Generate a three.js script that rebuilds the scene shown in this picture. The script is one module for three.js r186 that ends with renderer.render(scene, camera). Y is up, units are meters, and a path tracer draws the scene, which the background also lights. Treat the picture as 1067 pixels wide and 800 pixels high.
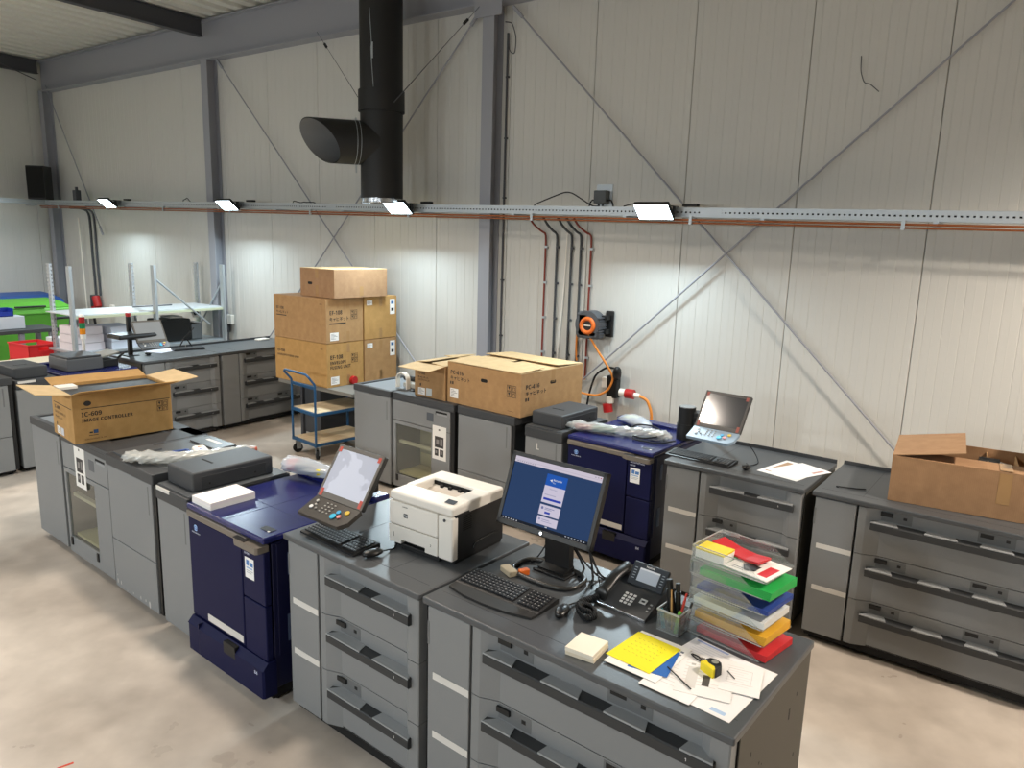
import * as THREE from 'three';
import { RoundedBoxGeometry } from 'three/addons/geometries/RoundedBoxGeometry.js';
import { mergeGeometries, toCreasedNormals } from 'three/addons/utils/BufferGeometryUtils.js';
import { RectAreaLightUniformsLib } from 'three/addons/lights/RectAreaLightUniformsLib.js';

RectAreaLightUniformsLib.init();
const scene = new THREE.Scene();
scene.background = new THREE.Color(0x000000);
const renderer = new THREE.WebGLRenderer({ antialias: true });
renderer.toneMapping = THREE.LinearToneMapping;
renderer.toneMappingExposure = 1.0;
renderer.shadowMap.enabled = true;

// ---------------------------------------------------------------- camera
const camera = new THREE.PerspectiveCamera(54.87, 1067 / 800, 0.05, 60);
camera.position.set(0, 2.7, 0);
camera.rotation.order = 'YXZ';
camera.rotation.set(-0.1917, 0.6101, 0.0287);

// ---------------------------------------------------------------- light levels (fixtures are built further down)
const HIGH_BAY = 55, HIGH_BAY_COLOR = 0xfff1e1;       // ceiling fixtures out of frame, warm white
const FLOOD = 330, OPPOSITE = 1.3, FLOOD_COLOR = 0xdcf1fa, OPPOSITE_COLOR = 0xeff7fb;            // cable tray floodlights, cool white

// ---------------------------------------------------------------- helpers
let seed = 7;
const rnd = () => { seed = (seed * 1664525 + 1013904223) >>> 0; return seed / 4294967296; };
const rr = (a, b) => a + (b - a) * rnd();
const D2R = Math.PI / 180, FLOOR = -0.07;
const V = (x, y, z) => new THREE.Vector3(x, y, z);
const used = new Map();
function numbered(name) {
  const n = used.get(name) ?? 0; used.set(name, n + 1);
  return n ? name + '_' + String(n).padStart(3, '0') : name;
}
function flat(g) {                       // plain non-indexed geometry with position, normal, uv
  const k = g.index ? g.toNonIndexed() : g;
  for (const a of Object.keys(k.attributes)) if (!['position', 'normal', 'uv'].includes(a)) k.deleteAttribute(a);
  if (!k.attributes.normal) k.computeVertexNormals();
  if (!k.attributes.uv) k.setAttribute('uv', new THREE.BufferAttribute(new Float32Array(k.attributes.position.count * 2), 2));
  return k;
}
function boxUV(g) {                      // uv in metres, by the way each triangle faces
  const p = g.attributes.position, uv = g.attributes.uv, a = V(0, 0, 0), b = V(0, 0, 0), c = V(0, 0, 0);
  for (let i = 0; i < p.count; i += 3) {
    a.fromBufferAttribute(p, i); b.fromBufferAttribute(p, i + 1); c.fromBufferAttribute(p, i + 2);
    const n = b.clone().sub(a).cross(c.clone().sub(a)), ax = Math.abs(n.x), ay = Math.abs(n.y), az = Math.abs(n.z);
    for (let k = 0; k < 3; k++) {
      const q = [a, b, c][k];
      if (ay >= ax && ay >= az) uv.setXY(i + k, q.x, -q.z);
      else if (ax >= az) uv.setXY(i + k, q.z, q.y);
      else uv.setXY(i + k, q.x, q.y);
    }
  }
}
function join(list) {
  const l = [].concat(list).map(flat);
  return l.length > 1 ? mergeGeometries(l) : l[0];
}
const geoCache = new Map();
function part(name, geos, m, parent, keepUV = false) {
  const g = join(geos);
  if (!keepUV) boxUV(g);
  const o = new THREE.Mesh(g, m);
  o.name = parent === scene ? numbered(name) : name;
  o.castShadow = o.receiveShadow = true;
  parent.add(o);
  return o;
}
function thing(name, label, category, x = 0, y = 0, z = 0, turn = 0, group) {
  const o = new THREE.Group();
  o.name = numbered(name);
  o.position.set(x, y, z); o.rotation.y = turn * D2R;
  o.userData = { label, category };
  if (group) o.userData.group = group;
  scene.add(o);
  return o;
}
function single(name, label, category, geos, m, x = 0, y = 0, z = 0, turn = 0, group, keepUV = false) {
  const o = part(name, geos, m, scene, keepUV);
  o.position.set(x, y, z); o.rotation.y = turn * D2R;
  o.userData = { label, category };
  if (group) o.userData.group = group;
  return o;
}
function struct(name, parent = scene) {
  const o = new THREE.Group(); o.name = numbered(name); o.userData = { kind: 'structure' }; parent.add(o); return o;
}
function structMesh(name, geos, m) { const o = part(name, geos, m, scene); o.userData = { kind: 'structure' }; return o; }
// box: centre x,z; bottom y
function bx(w, h, d, x = 0, y = 0, z = 0, r = 0, s = 2) {
  const g = r > 0 ? new RoundedBoxGeometry(w, h, d, s, Math.min(r, w / 2.01, h / 2.01, d / 2.01)) : new THREE.BoxGeometry(w, h, d);
  return g.translate(x, y + h / 2, z);
}
// box from corner to corner
const bb = (x0, x1, y0, y1, z0, z1, r = 0) => bx(x1 - x0, y1 - y0, z1 - z0, (x0 + x1) / 2, y0, (z0 + z1) / 2, r);
function cyl(r, h, x = 0, y = 0, z = 0, seg = 20, r2 = r) { return new THREE.CylinderGeometry(r2, r, h, seg).translate(x, y + h / 2, z); }
function rod(a, b, r, seg = 10) {
  const d = b.clone().sub(a), L = d.length(), g = new THREE.CylinderGeometry(r, r, L, seg);
  g.applyQuaternion(new THREE.Quaternion().setFromUnitVectors(V(0, 1, 0), d.normalize()));
  const m = a.clone().add(b).multiplyScalar(0.5);
  return g.translate(m.x, m.y, m.z);
}
function bar(a, b, w, t) {               // rectangular bar from a to b
  const d = b.clone().sub(a), L = d.length(), g = new THREE.BoxGeometry(w, L, t);
  g.applyQuaternion(new THREE.Quaternion().setFromUnitVectors(V(0, 1, 0), d.normalize()));
  const m = a.clone().add(b).multiplyScalar(0.5);
  return g.translate(m.x, m.y, m.z);
}
function tube(pts, r, seg = 40, rs = 8) {
  return new THREE.TubeGeometry(new THREE.CatmullRomCurve3(pts.map((p) => (p.isVector3 ? p : V(...p))), false, 'catmullrom', 0.4), seg, r, rs, false);
}
function ext(pts, depth, bevel = 0) {    // extrude outline in xy along z
  const s = new THREE.Shape(pts.map((p) => new THREE.Vector2(p[0], p[1])));
  return new THREE.ExtrudeGeometry(s, { depth, bevelEnabled: bevel > 0, bevelSize: bevel, bevelThickness: bevel, bevelSegments: 2, bevelOffset: -bevel });
}
function plan(pts, y0, y1) {             // extrude an outline in the floor plan (x, z) from y0 to y1
  const g = ext(pts.map((p) => [p[0], -p[1]]), y1 - y0);
  return g.rotateX(-Math.PI / 2).translate(0, y0, 0);
}
// lumpy loft along a path: rows of [x,y,z,rx,ry]
function loft(rows, seg = 14, rough = 0, s0 = 1) {
  const pos = [], idx = [], n = rows.length;
  for (let i = 0; i < n; i++) {
    const [x, y, z, rx, ry] = rows[i], p = rows[Math.max(0, i - 1)], q = rows[Math.min(n - 1, i + 1)];
    const t = V(q[0] - p[0], 0, q[2] - p[2]); if (t.length() < 1e-6) t.set(0, 0, 1); t.normalize();
    const sx = t.z, sz = -t.x;
    for (let k = 0; k < seg; k++) {
      const a = (k / seg) * Math.PI * 2, w = 1 + rough * (Math.sin(i * 2.1 + k * 1.7 + s0) * 0.5 + Math.sin(i * 5.3 - k * 3.1 + s0 * 2) * 0.5);
      const u = Math.cos(a) * rx * w, v = Math.sin(a) * ry * w;
      pos.push(x + sx * u, y + v, z + sz * u);
    }
  }
  for (let i = 0; i < n - 1; i++) for (let k = 0; k < seg; k++) {
    const a = i * seg + k, b = i * seg + (k + 1) % seg, c = a + seg, d = b + seg;
    idx.push(a, c, b, b, c, d);
  }
  const c0 = pos.length / 3; pos.push(rows[0][0], rows[0][1], rows[0][2]);
  const c1 = c0 + 1; pos.push(rows[n - 1][0], rows[n - 1][1], rows[n - 1][2]);
  for (let k = 0; k < seg; k++) { idx.push(c0, k, (k + 1) % seg); idx.push(c1, (n - 1) * seg + (k + 1) % seg, (n - 1) * seg + k); }
  const g = new THREE.BufferGeometry();
  g.setAttribute('position', new THREE.Float32BufferAttribute(pos, 3)); g.setIndex(idx); g.computeVertexNormals();
  return g;
}
function turned(g, rx = 0, ry = 0, rz = 0, x = 0, y = 0, z = 0) {
  if (rx) g.rotateX(rx); if (ry) g.rotateY(ry); if (rz) g.rotateZ(rz); return g.translate(x, y, z);
}

// ---------------------------------------------------------------- textures
function lattice(n, s) { let q = s; const a = new Float32Array(n * n); for (let i = 0; i < n * n; i++) { q = (q * 1664525 + 1013904223) >>> 0; a[i] = q / 4294967296; } return a; }
function fbm(size, cells, octaves, s, sx = 1) {
  const out = new Float32Array(size * size); let amp = 1, tot = 0;
  for (let o = 0; o < octaves; o++) {
    const n = cells << o, L = lattice(n, s + o * 77), nx = Math.max(1, Math.round(n * sx));
    for (let y = 0; y < size; y++) for (let x = 0; x < size; x++) {
      const fx = (x / size) * nx, fy = (y / size) * n, ix = Math.floor(fx), iy = Math.floor(fy);
      const tx = fx - ix, ty = fy - iy, u = tx * tx * (3 - 2 * tx), v = ty * ty * (3 - 2 * ty);
      const g = (a, b) => L[(b % n) * n + (a % nx) % n];
      out[y * size + x] += amp * ((g(ix, iy) * (1 - u) + g(ix + 1, iy) * u) * (1 - v) + (g(ix, iy + 1) * (1 - u) + g(ix + 1, iy + 1) * u) * v);
    }
    tot += amp; amp *= 0.55;
  }
  return out.map((v) => v / tot);
}
function dataTex(size, f, srgb = true, rep = 1) {
  const d = new Uint8Array(size * size * 4);
  for (let i = 0; i < size * size; i++) { const c = f(i); d[i * 4] = c[0]; d[i * 4 + 1] = c[1]; d[i * 4 + 2] = c[2]; d[i * 4 + 3] = 255; }
  const t = new THREE.DataTexture(d, size, size); t.wrapS = t.wrapT = THREE.RepeatWrapping; t.magFilter = THREE.LinearFilter;
  if (srgb) t.colorSpace = THREE.SRGBColorSpace;
  t.repeat.set(rep, rep); t.needsUpdate = true; return t;
}
function canvasTex(w, h, draw) {
  const c = document.createElement('canvas'); c.width = w; c.height = h;
  const k = c.getContext('2d'); draw(k, w, h);
  const t = new THREE.CanvasTexture(c); t.colorSpace = THREE.SRGBColorSpace; return t;
}
const std = (color, roughness = 0.6, metalness = 0, more = {}) => new THREE.MeshStandardMaterial({ color, roughness, metalness, ...more });
const phy = (color, roughness, more = {}) => new THREE.MeshPhysicalMaterial({ color, roughness, ...more });
const print = (t, rough = 0.7) => new THREE.MeshStandardMaterial({ map: t, transparent: true, roughness: rough });
const sheetMat = (t, rough = 0.7) => new THREE.MeshStandardMaterial({ map: t, roughness: rough });
// a flat print lying on a surface; facing +z by default
function decal(name, w, h, m, parent, x, y, z, rx = 0, ry = 0, rz = 0) {
  const o = part(name, new THREE.PlaneGeometry(w, h), m, parent, true);
  o.position.set(x, y, z); o.rotation.set(rx, ry, rz); return o;
}

const nA = fbm(512, 6, 6, 11), nB = fbm(512, 24, 4, 93), nC = fbm(512, 3, 5, 41), nS = fbm(256, 8, 4, 5);
const fineBump = dataTex(256, (i) => { const v = 255 * nS[i]; return [v, v, v]; }, false, 14);
const concreteT = dataTex(512, (i) => {
  const a = nA[i] - 0.5, b = nB[i] - 0.5, c = nC[i] - 0.5, k = a * 44 + b * 26 + c * 40, streak = Math.max(0, nC[i] - 0.56) * 90;
  return [193 + k + streak, 182 + k + streak * 0.96, 170 + k * 0.97 + streak * 0.9];
}, true, 0.27);
const concreteR = dataTex(512, (i) => { const v = 118 + 150 * (nC[i] - 0.5) + 60 * (nB[i] - 0.5); return [v, v, v]; }, false, 0.27);
const cardT = (r, g, b) => dataTex(256, (i) => { const k = (nS[i] - 0.5) * 22 + ((i % 256) % 6 < 3 ? 1.5 : -1.5); return [r + k, g + k * 0.9, b + k * 0.75]; }, true, 2.2);
const woodT = dataTex(256, (() => { const w = fbm(256, 4, 5, 67, 6); return (i) => { const k = (w[i] - 0.5) * 46; return [222 + k, 200 + k, 165 + k * 0.9]; }; })(), true, 1.1);
const M = {
  panel: std(0x828485, 0.5, 0, { bumpMap: fineBump, bumpScale: 0.0004 }),
  panelDark: std(0x6a6c6d, 0.5, 0, { bumpMap: fineBump, bumpScale: 0.0004 }),
  cap: std(0x3a3c3f, 0.5, 0, { bumpMap: fineBump, bumpScale: 0.0004 }),
  top: std(0x4c4f52, 0.38, 0, { bumpMap: fineBump, bumpScale: 0.0003 }),
  side: std(0x4b4840, 0.6, 0),
  black: std(0x101112, 0.5), gap: std(0x0a0a0b, 0.8), bar: std(0x2e3032, 0.55), pad: std(0x96999b, 0.6),
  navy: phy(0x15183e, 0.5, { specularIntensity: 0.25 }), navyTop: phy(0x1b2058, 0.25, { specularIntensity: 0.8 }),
  navyDark: std(0x0e1138, 0.45), champagne: std(0x7d756b, 0.42, 0.3), label: std(0xd9d6d0, 0.5),
  white: std(0xece7de, 0.42), plasticWhite: std(0xe6e0d6, 0.4), paper: std(0xf1eee8, 0.85), chrome: std(0xb9bcc0, 0.25, 0.9),
  galv: std(0xb4bbc0, 0.45, 0.55), steel: std(0x989aa2, 0.55, 0.1), steelDark: std(0x4a4b50, 0.6, 0.1), copper: std(0x9a5a34, 0.4, 0.5),
  wall: std(0xcac9c4, 0.55, 0, { bumpMap: fineBump, bumpScale: 0.0003 }), deck: std(0xdcdbd2, 0.5, 0.15), rubber: std(0x17181a, 0.8),
  cardA: std(0xffffff, 0.85, 0, { map: cardT(178, 138, 82) }), cardB: std(0xffffff, 0.85, 0, { map: cardT(168, 131, 88) }), cardC: std(0xffffff, 0.85, 0, { map: cardT(200, 172, 128) }), cardD: std(0xffffff, 0.85, 0, { map: cardT(160, 124, 90) }),
  tape: phy(0xa9855a, 0.25), blueSteel: std(0x24557e, 0.45, 0.1), wood: std(0xffffff, 0.65, 0, { map: woodT }),
  orange: std(0xd9681e, 0.5), orangeHose: std(0xe08a35, 0.55), red: std(0xb01a1c, 0.45), redBright: std(0xd8262c, 0.6), green: std(0x56a032, 0.5), greenDark: std(0x2c8a22, 0.55), blueBin: std(0x2357a6, 0.5),
  pipe: std(0x131314, 0.42), pipeIn: std(0x3b3d3e, 0.75), grille: std(0x2a2c2e, 0.5),
  clear: phy(0xf6f8f8, 0.04, { transmission: 0.94, thickness: 0, ior: 1.45, side: THREE.DoubleSide }),
  wrap: phy(0xe6e8e6, 0.22, { transmission: 0.6, thickness: 0, ior: 1.45, side: THREE.DoubleSide }),
  film: phy(0xdfe6ef, 0.18, { transmission: 0.55, thickness: 0, ior: 1.4, side: THREE.DoubleSide }),
  glassDark: phy(0xd6d8cc, 0.05, { transmission: 0.9, thickness: 0, ior: 1.5 }), inside: std(0x3a3b36, 0.7), insideLight: std(0xb3ae98, 0.7), cream: std(0xd9d0a8, 0.6), lcd: std(0x2b2e33, 0.12),
};
// ================================================================ the hall
const WZ = -7.6, LX = -17.35, RX = 6, BZ = 9, ROOF = 6.02;
structMesh('floor', bb(LX - 0.3, RX + 0.3, FLOOR - 0.2, FLOOR, WZ - 0.3, BZ + 0.3), new THREE.MeshStandardMaterial({ map: concreteT, roughnessMap: concreteR, roughness: 1, bumpMap: concreteR, bumpScale: 0.0008 }));
// sandwich panel, micro-ribbed face towards local +z, from x=0 to w
function panelGeo(w, h) {
  const n = 16, s = w / n, pts = [[0.0025, -0.08], [0.0025, -0.006], [0.008, 0]];
  for (let i = 1; i < n; i++) { const x = i * s; if (i % 2) pts.push([x - 0.006, 0], [x - 0.0025, -0.0028], [x + 0.0025, -0.0028], [x + 0.006, 0]); else pts.push([x - 0.006, 0], [x, 0.0015], [x + 0.006, 0]); }
  pts.push([w - 0.008, 0], [w - 0.0025, -0.006], [w - 0.0025, -0.08]);
  return plan(pts, FLOOR, h);
}
const PW = 1.149, SEAM0 = -14.652;
const panelShared = (() => { const g = join(panelGeo(PW, ROOF)); boxUV(g); return g; })();
function panelWall(name, count, place) {
  const w = struct(name);
  for (let i = 0; i < count; i++) {
    const o = new THREE.Mesh(panelShared, M.wall); o.name = 'wall_panel'; o.castShadow = o.receiveShadow = true; place(o, i); w.add(o);
  }
  return w;
}
const wb = panelWall('wall_back', 21, (o, i) => o.position.set(SEAM0 + (i - 3) * PW, 0, WZ));
part('wall_core', bb(LX - 0.3, RX + 0.3, FLOOR, ROOF + 0.3, WZ - 0.3, WZ - 0.08), M.steelDark, wb);
const wl = panelWall('wall_left', 15, (o, i) => { o.rotation.y = Math.PI / 2; o.position.set(LX, 0, WZ + 0.35 + (i + 0) * PW); });
part('wall_core', bb(LX - 0.3, LX - 0.08, FLOOR, ROOF + 0.3, WZ - 0.3, BZ), M.steelDark, wl);
structMesh('wall_right', bb(RX, RX + 0.2, FLOOR, ROOF + 0.3, WZ - 0.3, BZ + 0.3), M.wall);
structMesh('wall_front', bb(LX - 0.3, RX + 0.3, FLOOR, ROOF + 0.3, BZ, BZ + 0.2), M.wall);
{ // trapezoidal roof deck, ribs run across the hall
  const p = 0.33, pts = [], up = [];
  let x = LX - 0.1;
  while (x < RX + 0.2) { pts.push([x, ROOF], [x + 0.16, ROOF], [x + 0.2, ROOF + 0.11], [x + 0.29, ROOF + 0.11]); x += p; }
  pts.push([x, ROOF + 0.2], [LX - 0.1, ROOF + 0.2]);
  const g = ext(pts, BZ - WZ + 0.4).translate(0, 0, WZ - 0.2);
  structMesh('ceiling', g, M.deck);
}
// steel I-section standing on end: front flange towards +z
function hSection(b, h, tf, tw, L) {
  return [bb(-b / 2, b / 2, FLOOR, L, -tf, 0), bb(-tw / 2, tw / 2, FLOOR, L, -h + tf, -tf), bb(-b / 2, b / 2, FLOOR, L, -h, -h + tf)];
}
const EAVE = 5.41;
const columnLabels = [];
for (const [x, i] of [[-17.12, 0], [-11.4, 1], [-5.66, 2], [0.5, 3]]) {
  const c = struct('trim_' + (i + 1));
  part('steel_column', hSection(0.17, 0.19, 0.012, 0.01, EAVE), M.steel, c).position.set(x, 0, WZ + 0.195);
  if (i > 1) part('gusset_plate', [bb(-0.2, 0.2, -0.15, 0.06, 0, 0.012)], M.steel, c).position.set(x, EAVE, WZ + 0.2);
}
{ // eaves beam along the back wall
  const b = struct('trim_5');
  part('lower_flange', bb(LX + 0.1, RX, EAVE, EAVE + 0.018, WZ, WZ + 0.19), M.steel, b);
  part('upper_flange', bb(LX + 0.1, RX, 5.98, 5.998, WZ, WZ + 0.19), M.steel, b);
  part('web', bb(LX + 0.1, RX, EAVE + 0.018, 5.98, WZ + 0.085, WZ + 0.1), M.steel, b);
}
const raf = struct('trim_6');
for (const x of [-17.15, -11.4, -5.66, 0.5]) {
  part('roof_beam', [bb(x - 0.06, x + 0.06, 5.74, 5.752, WZ + 0.2, BZ), bb(x - 0.06, x + 0.06, 5.99, 6.0, WZ + 0.2, BZ), bb(x - 0.005, x + 0.005, 5.752, 5.99, WZ + 0.2, BZ)], M.steelDark, raf);
}
part('roof_brace', [rod(V(-17, 5.6, -7.3), V(-14.2, 5.93, -3.5), 0.01)], M.steelDark, raf);
// wind bracing: each rod a thing of its own
function braceRod(label, a, b) {
  const t = thing('bracing_rod', label, 'bracing rod');
  part('rod', rod(a, b, 0.0105), M.steel, t);
  const d = b.clone().sub(a).normalize();
  for (const [p, s] of [[a, 1], [b, -1]]) part('clevis', bar(p.clone().addScaledVector(d, s * -0.02), p.clone().addScaledVector(d, s * 0.17), 0.035, 0.03), M.steel, t);
}
const bzn = WZ + 0.075, bzf = WZ + 0.105;
braceRod('diagonal rod falling to the right, right of the middle column', V(-5.36, 5.34, bzf), V(-0.02, 0.03, bzf));
braceRod('diagonal rod rising to the upper right corner of the photo', V(-0.12, 5.02, bzn), V(-5.38, 0.03, bzn));
braceRod('diagonal rod falling to the right, behind the black duct', V(-11.15, 5.38, bzf), V(-5.92, 0.03, bzf));
braceRod('diagonal rod falling leftwards from the middle column top', V(-5.9, 5.36, bzn), V(-11.1, 0.03, bzn));
braceRod('thin rod running down from the far left corner beam', V(-17.05, 5.5, bzf), V(-15.2, 2.6, bzf));

// ---------------------------------------------------------------- ceiling fixtures (above and behind the camera)
for (const [x, z, n, power] of [[2.3, -4.8, 'right', 2.7], [-4.6, -3.2, 'middle', 1.15], [-10.4, -2.6, 'left', 1.05], [-15.6, -2.6, 'far left', 1.0]]) {
  const t = thing('high_bay_light', n + ' high bay ceiling light of the row above the frame', 'ceiling light', x, 5.05, z, 0, 'ceiling lights above the frame');
  part('housing', [bx(0.62, 0.08, 0.62, 0, 0.012, 0, 0.02), bx(0.24, 0.12, 0.24, 0, 0.09, 0, 0.02)], M.steelDark, t);
  part('hanger', [rod(V(0, 0.2, 0), V(0, 0.95, 0), 0.008)], M.steelDark, t);
  part('light_panel', bx(0.56, 0.01, 0.56, 0, 0.004, 0), new THREE.MeshStandardMaterial({ color: 0xffffff, emissive: HIGH_BAY_COLOR, emissiveIntensity: 4 }), t);
  const L = new THREE.SpotLight(HIGH_BAY_COLOR, HIGH_BAY * power, 0, 73 * D2R, 0.35, 2); L.position.set(0, -0.02, 0); L.target.position.set(0, -3, 0); L.shadow.radius = 14; L.castShadow = true; t.add(L, L.target);
}

// ---------------------------------------------------------------- cable tray along the back wall
const trayY = (x) => 2.995 + 0.0123 * (-4.2 - x);     // it sags a little towards the right
const TZ = -7.2, TA = Math.atan(0.0123);
const perfT = (() => { const c = document.createElement('canvas'); c.width = 32; c.height = 64; const k = c.getContext('2d'); k.fillStyle = '#fff'; k.fillRect(0, 0, 32, 64); k.fillStyle = '#000'; k.fillRect(9, 27, 13, 11); const t = new THREE.CanvasTexture(c); t.wrapS = t.wrapT = THREE.RepeatWrapping; t.repeat.set(1 / 0.045, 1 / 0.09); return t; })();
const perf = std(0xb4bbc0, 0.45, 0.55, { alphaMap: perfT, alphaTest: 0.5, side: THREE.DoubleSide });
{
  const t = thing('cable_tray', 'long perforated galvanised cable tray along the back wall', 'cable tray', -5.6, trayY(-5.6), TZ, 0);
  t.rotation.z = -TA;
  const L = 22.5;
  part('front_side', bb(-L / 2, L / 2, 0, 0.09, 0, 0.0015), perf, t);
  part('rear_side', bb(-L / 2, L / 2, 0, 0.09, -0.2, -0.1985), M.galv, t);
  part('tray_floor', bb(-L / 2, L / 2, 0, 0.002, -0.199, 0), M.galv, t);
  part('folded_rim', [bb(-L / 2, L / 2, 0.088, 0.092, -0.012, 0.003), bb(-L / 2, L / 2, -0.002, 0.004, -0.012, 0.003)], M.galv, t);
  for (let x = -11; x < 11.5; x += 1.44) part('wall_bracket', bb(x - 0.02, x + 0.02, -0.03, -0.002, -0.385, 0.02), M.galv, t);
  for (const x of [-8.6, -2.6, 2.9]) part('joint_plate', bb(x - 0.1, x + 0.1, 0.012, 0.078, 0.002, 0.005), M.galv, t);
}
{
  const t = thing('cable_tray', 'short end of cable tray turning along the left wall', 'cable tray', LX + 0.45, trayY(LX + 0.4), -3.05);
  part('front_side', bb(0, 0.0015, 0, 0.09, -4.3, 3), perf, t);
  part('tray_floor', bb(-0.2, 0, 0, 0.002, -4.3, 3), M.galv, t);
  for (let z = -4; z < 3; z += 1.4) part('wall_bracket', bb(-0.44, 0.01, -0.03, -0.002, z - 0.02, z + 0.02), M.galv, t);
}
{ // cables lying in the tray
  const t = thing('cable_bundle', 'bundle of black cables lying in the long cable tray', 'cables', -5.6, trayY(-5.6), TZ, 0);
  t.rotation.z = -TA;
  for (const [y, z, r] of [[0.024, -0.03, 0.02], [0.022, -0.075, 0.018], [0.062, -0.032, 0.018], [0.02, -0.12, 0.016], [0.056, -0.075, 0.014]]) part('cable', rod(V(-11.1, y, z), V(11.1, y, z), r, 8), M.rubber, t);
}
{ // copper pipes hung under the front of the tray
  const t = thing('copper_pipe', 'pair of copper pipes running under the cable tray', 'copper pipe', -5.6, trayY(-5.6), TZ, 0);
  t.rotation.z = -TA;
  part('upper_pipe', rod(V(-11.4, -0.03, 0.035), V(11.4, -0.03, 0.035), 0.011), M.copper, t);
  part('lower_pipe', rod(V(-11.4, -0.058, 0.02), V(11.4, -0.058, 0.02), 0.009), M.copper, t);
  for (let x = -10.6; x < 11; x += 1.9) part('pipe_clip', bb(x - 0.015, x + 0.015, -0.075, 0.006, 0.012, 0.05), M.galv, t);
}
// floodlights on both trays: the tray in view, and the one on the opposite side behind the camera
function floodlight(label, x, y, z, side, power) {
  const t = thing('floodlight', label, 'floodlight', x, y, z, side < 0 ? 180 : 0, 'floodlights on the cable trays');
  const head = new THREE.Group(); head.name = 'head'; head.rotation.x = -40 * D2R; head.position.set(0, -0.01, 0.06); t.add(head);
  part('housing', [bx(0.38, 0.035, 0.22, 0, 0.004, 0, 0.008), ...[-0.1, -0.06, -0.02, 0.02, 0.06, 0.1].map((u) => bx(0.012, 0.02, 0.16, u, 0.038, 0))], M.black, head);
  part('rim', [bb(-0.19, 0.19, -0.006, 0.006, 0.104, 0.11), bb(-0.19, 0.19, -0.006, 0.006, -0.11, -0.104), bb(-0.19, -0.184, -0.006, 0.006, -0.11, 0.11), bb(0.184, 0.19, -0.006, 0.006, -0.11, 0.11)], M.black, head);
  part('light_lens', bx(0.368, 0.004, 0.208, 0, 0, 0), new THREE.MeshStandardMaterial({ color: 0xffffff, emissive: side < 0 ? OPPOSITE_COLOR : FLOOD_COLOR, emissiveIntensity: 12 }), head);
  const L = new THREE.RectAreaLight(side < 0 ? OPPOSITE_COLOR : FLOOD_COLOR, FLOOD * power, 0.36, 0.2); L.position.set(0, -0.004, 0); L.rotation.x = -Math.PI / 2; L.castShadow = true; head.add(L);
  part('bracket', [bb(0.19, 0.197, -0.03, 0.05, -0.02, 0.03), bb(-0.197, -0.19, -0.03, 0.05, -0.02, 0.03), bb(-0.195, 0.195, 0.049, 0.054, -0.12, 0.03)], M.black, t);
  part('cable', tube([[-0.06, 0.05, -0.02], [-0.2, 0.085, -0.06], [-0.34, 0.08, -0.14], [-0.45, 0.06, -0.17]], 0.006), M.rubber, t);
  part('driver_box', bx(0.16, 0.03, 0.07, 0.3, 0.052, -0.16, 0.008), M.black, t);
}
['leftmost floodlight on the cable tray, nearest the far corner', 'floodlight on the cable tray beside the left column', 'floodlight on the cable tray just below the black duct', 'rightmost floodlight in view on the cable tray, by the crossing rods'].forEach((label, i) => {
  const x = [-14.0, -10.37, -6.76, -3.24][i];
  floodlight(label, x, trayY(x) + 0.045, TZ + 0.12, 1, 1);
});
{
  const t = thing('cable_tray', 'cable tray on the opposite side, behind the camera', 'cable tray', -6.5, 2.92, 2.62);
  part('front_side', bb(-9, 9, 0, 0.09, -0.0015, 0), M.galv, t);
  part('tray_floor', bb(-9, 9, 0, 0.002, 0, 0.2), M.galv, t);
  for (const x of [-8, -2.7, 2.7, 8]) part('hanger', rod(V(x, 0.002, 0.1), V(x, 3.1, 0.1), 0.008), M.galv, t);
}
[['first', -1.6], ['second', -5.2], ['third', -8.8], ['fourth', -12.4]].forEach(([n, x]) => floodlight(n + ' floodlight from the camera on the tray behind it', x, 2.92 + 0.045, 2.5, -1, OPPOSITE));
for (const [x, h, lab] of [[-11.9, 0.08, 'small loop of black cable above the tray left of the left column'], [-4.45, 0.17, 'large loop of black cable arching over the tray by the conduits'], [-8.9, 0.035, 'flat curve of cable on the tray left of the duct']]) {
  const w = h > 0.1 ? 0.42 : h > 0.05 ? 0.11 : 0.25;
  single('loose_cable', lab, 'cable', tube([[-w, 0.02, 0], [-w * 0.9, 0.05, 0], [-w * 0.3, h * 0.8, 0], [0, h, 0], [w * 0.25, h * 0.9, 0], [w * 0.8, 0.03, 0], [w, 0.02, 0]], 0.007), M.rubber, x, trayY(x) + 0.075, TZ - 0.1);
}
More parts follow.
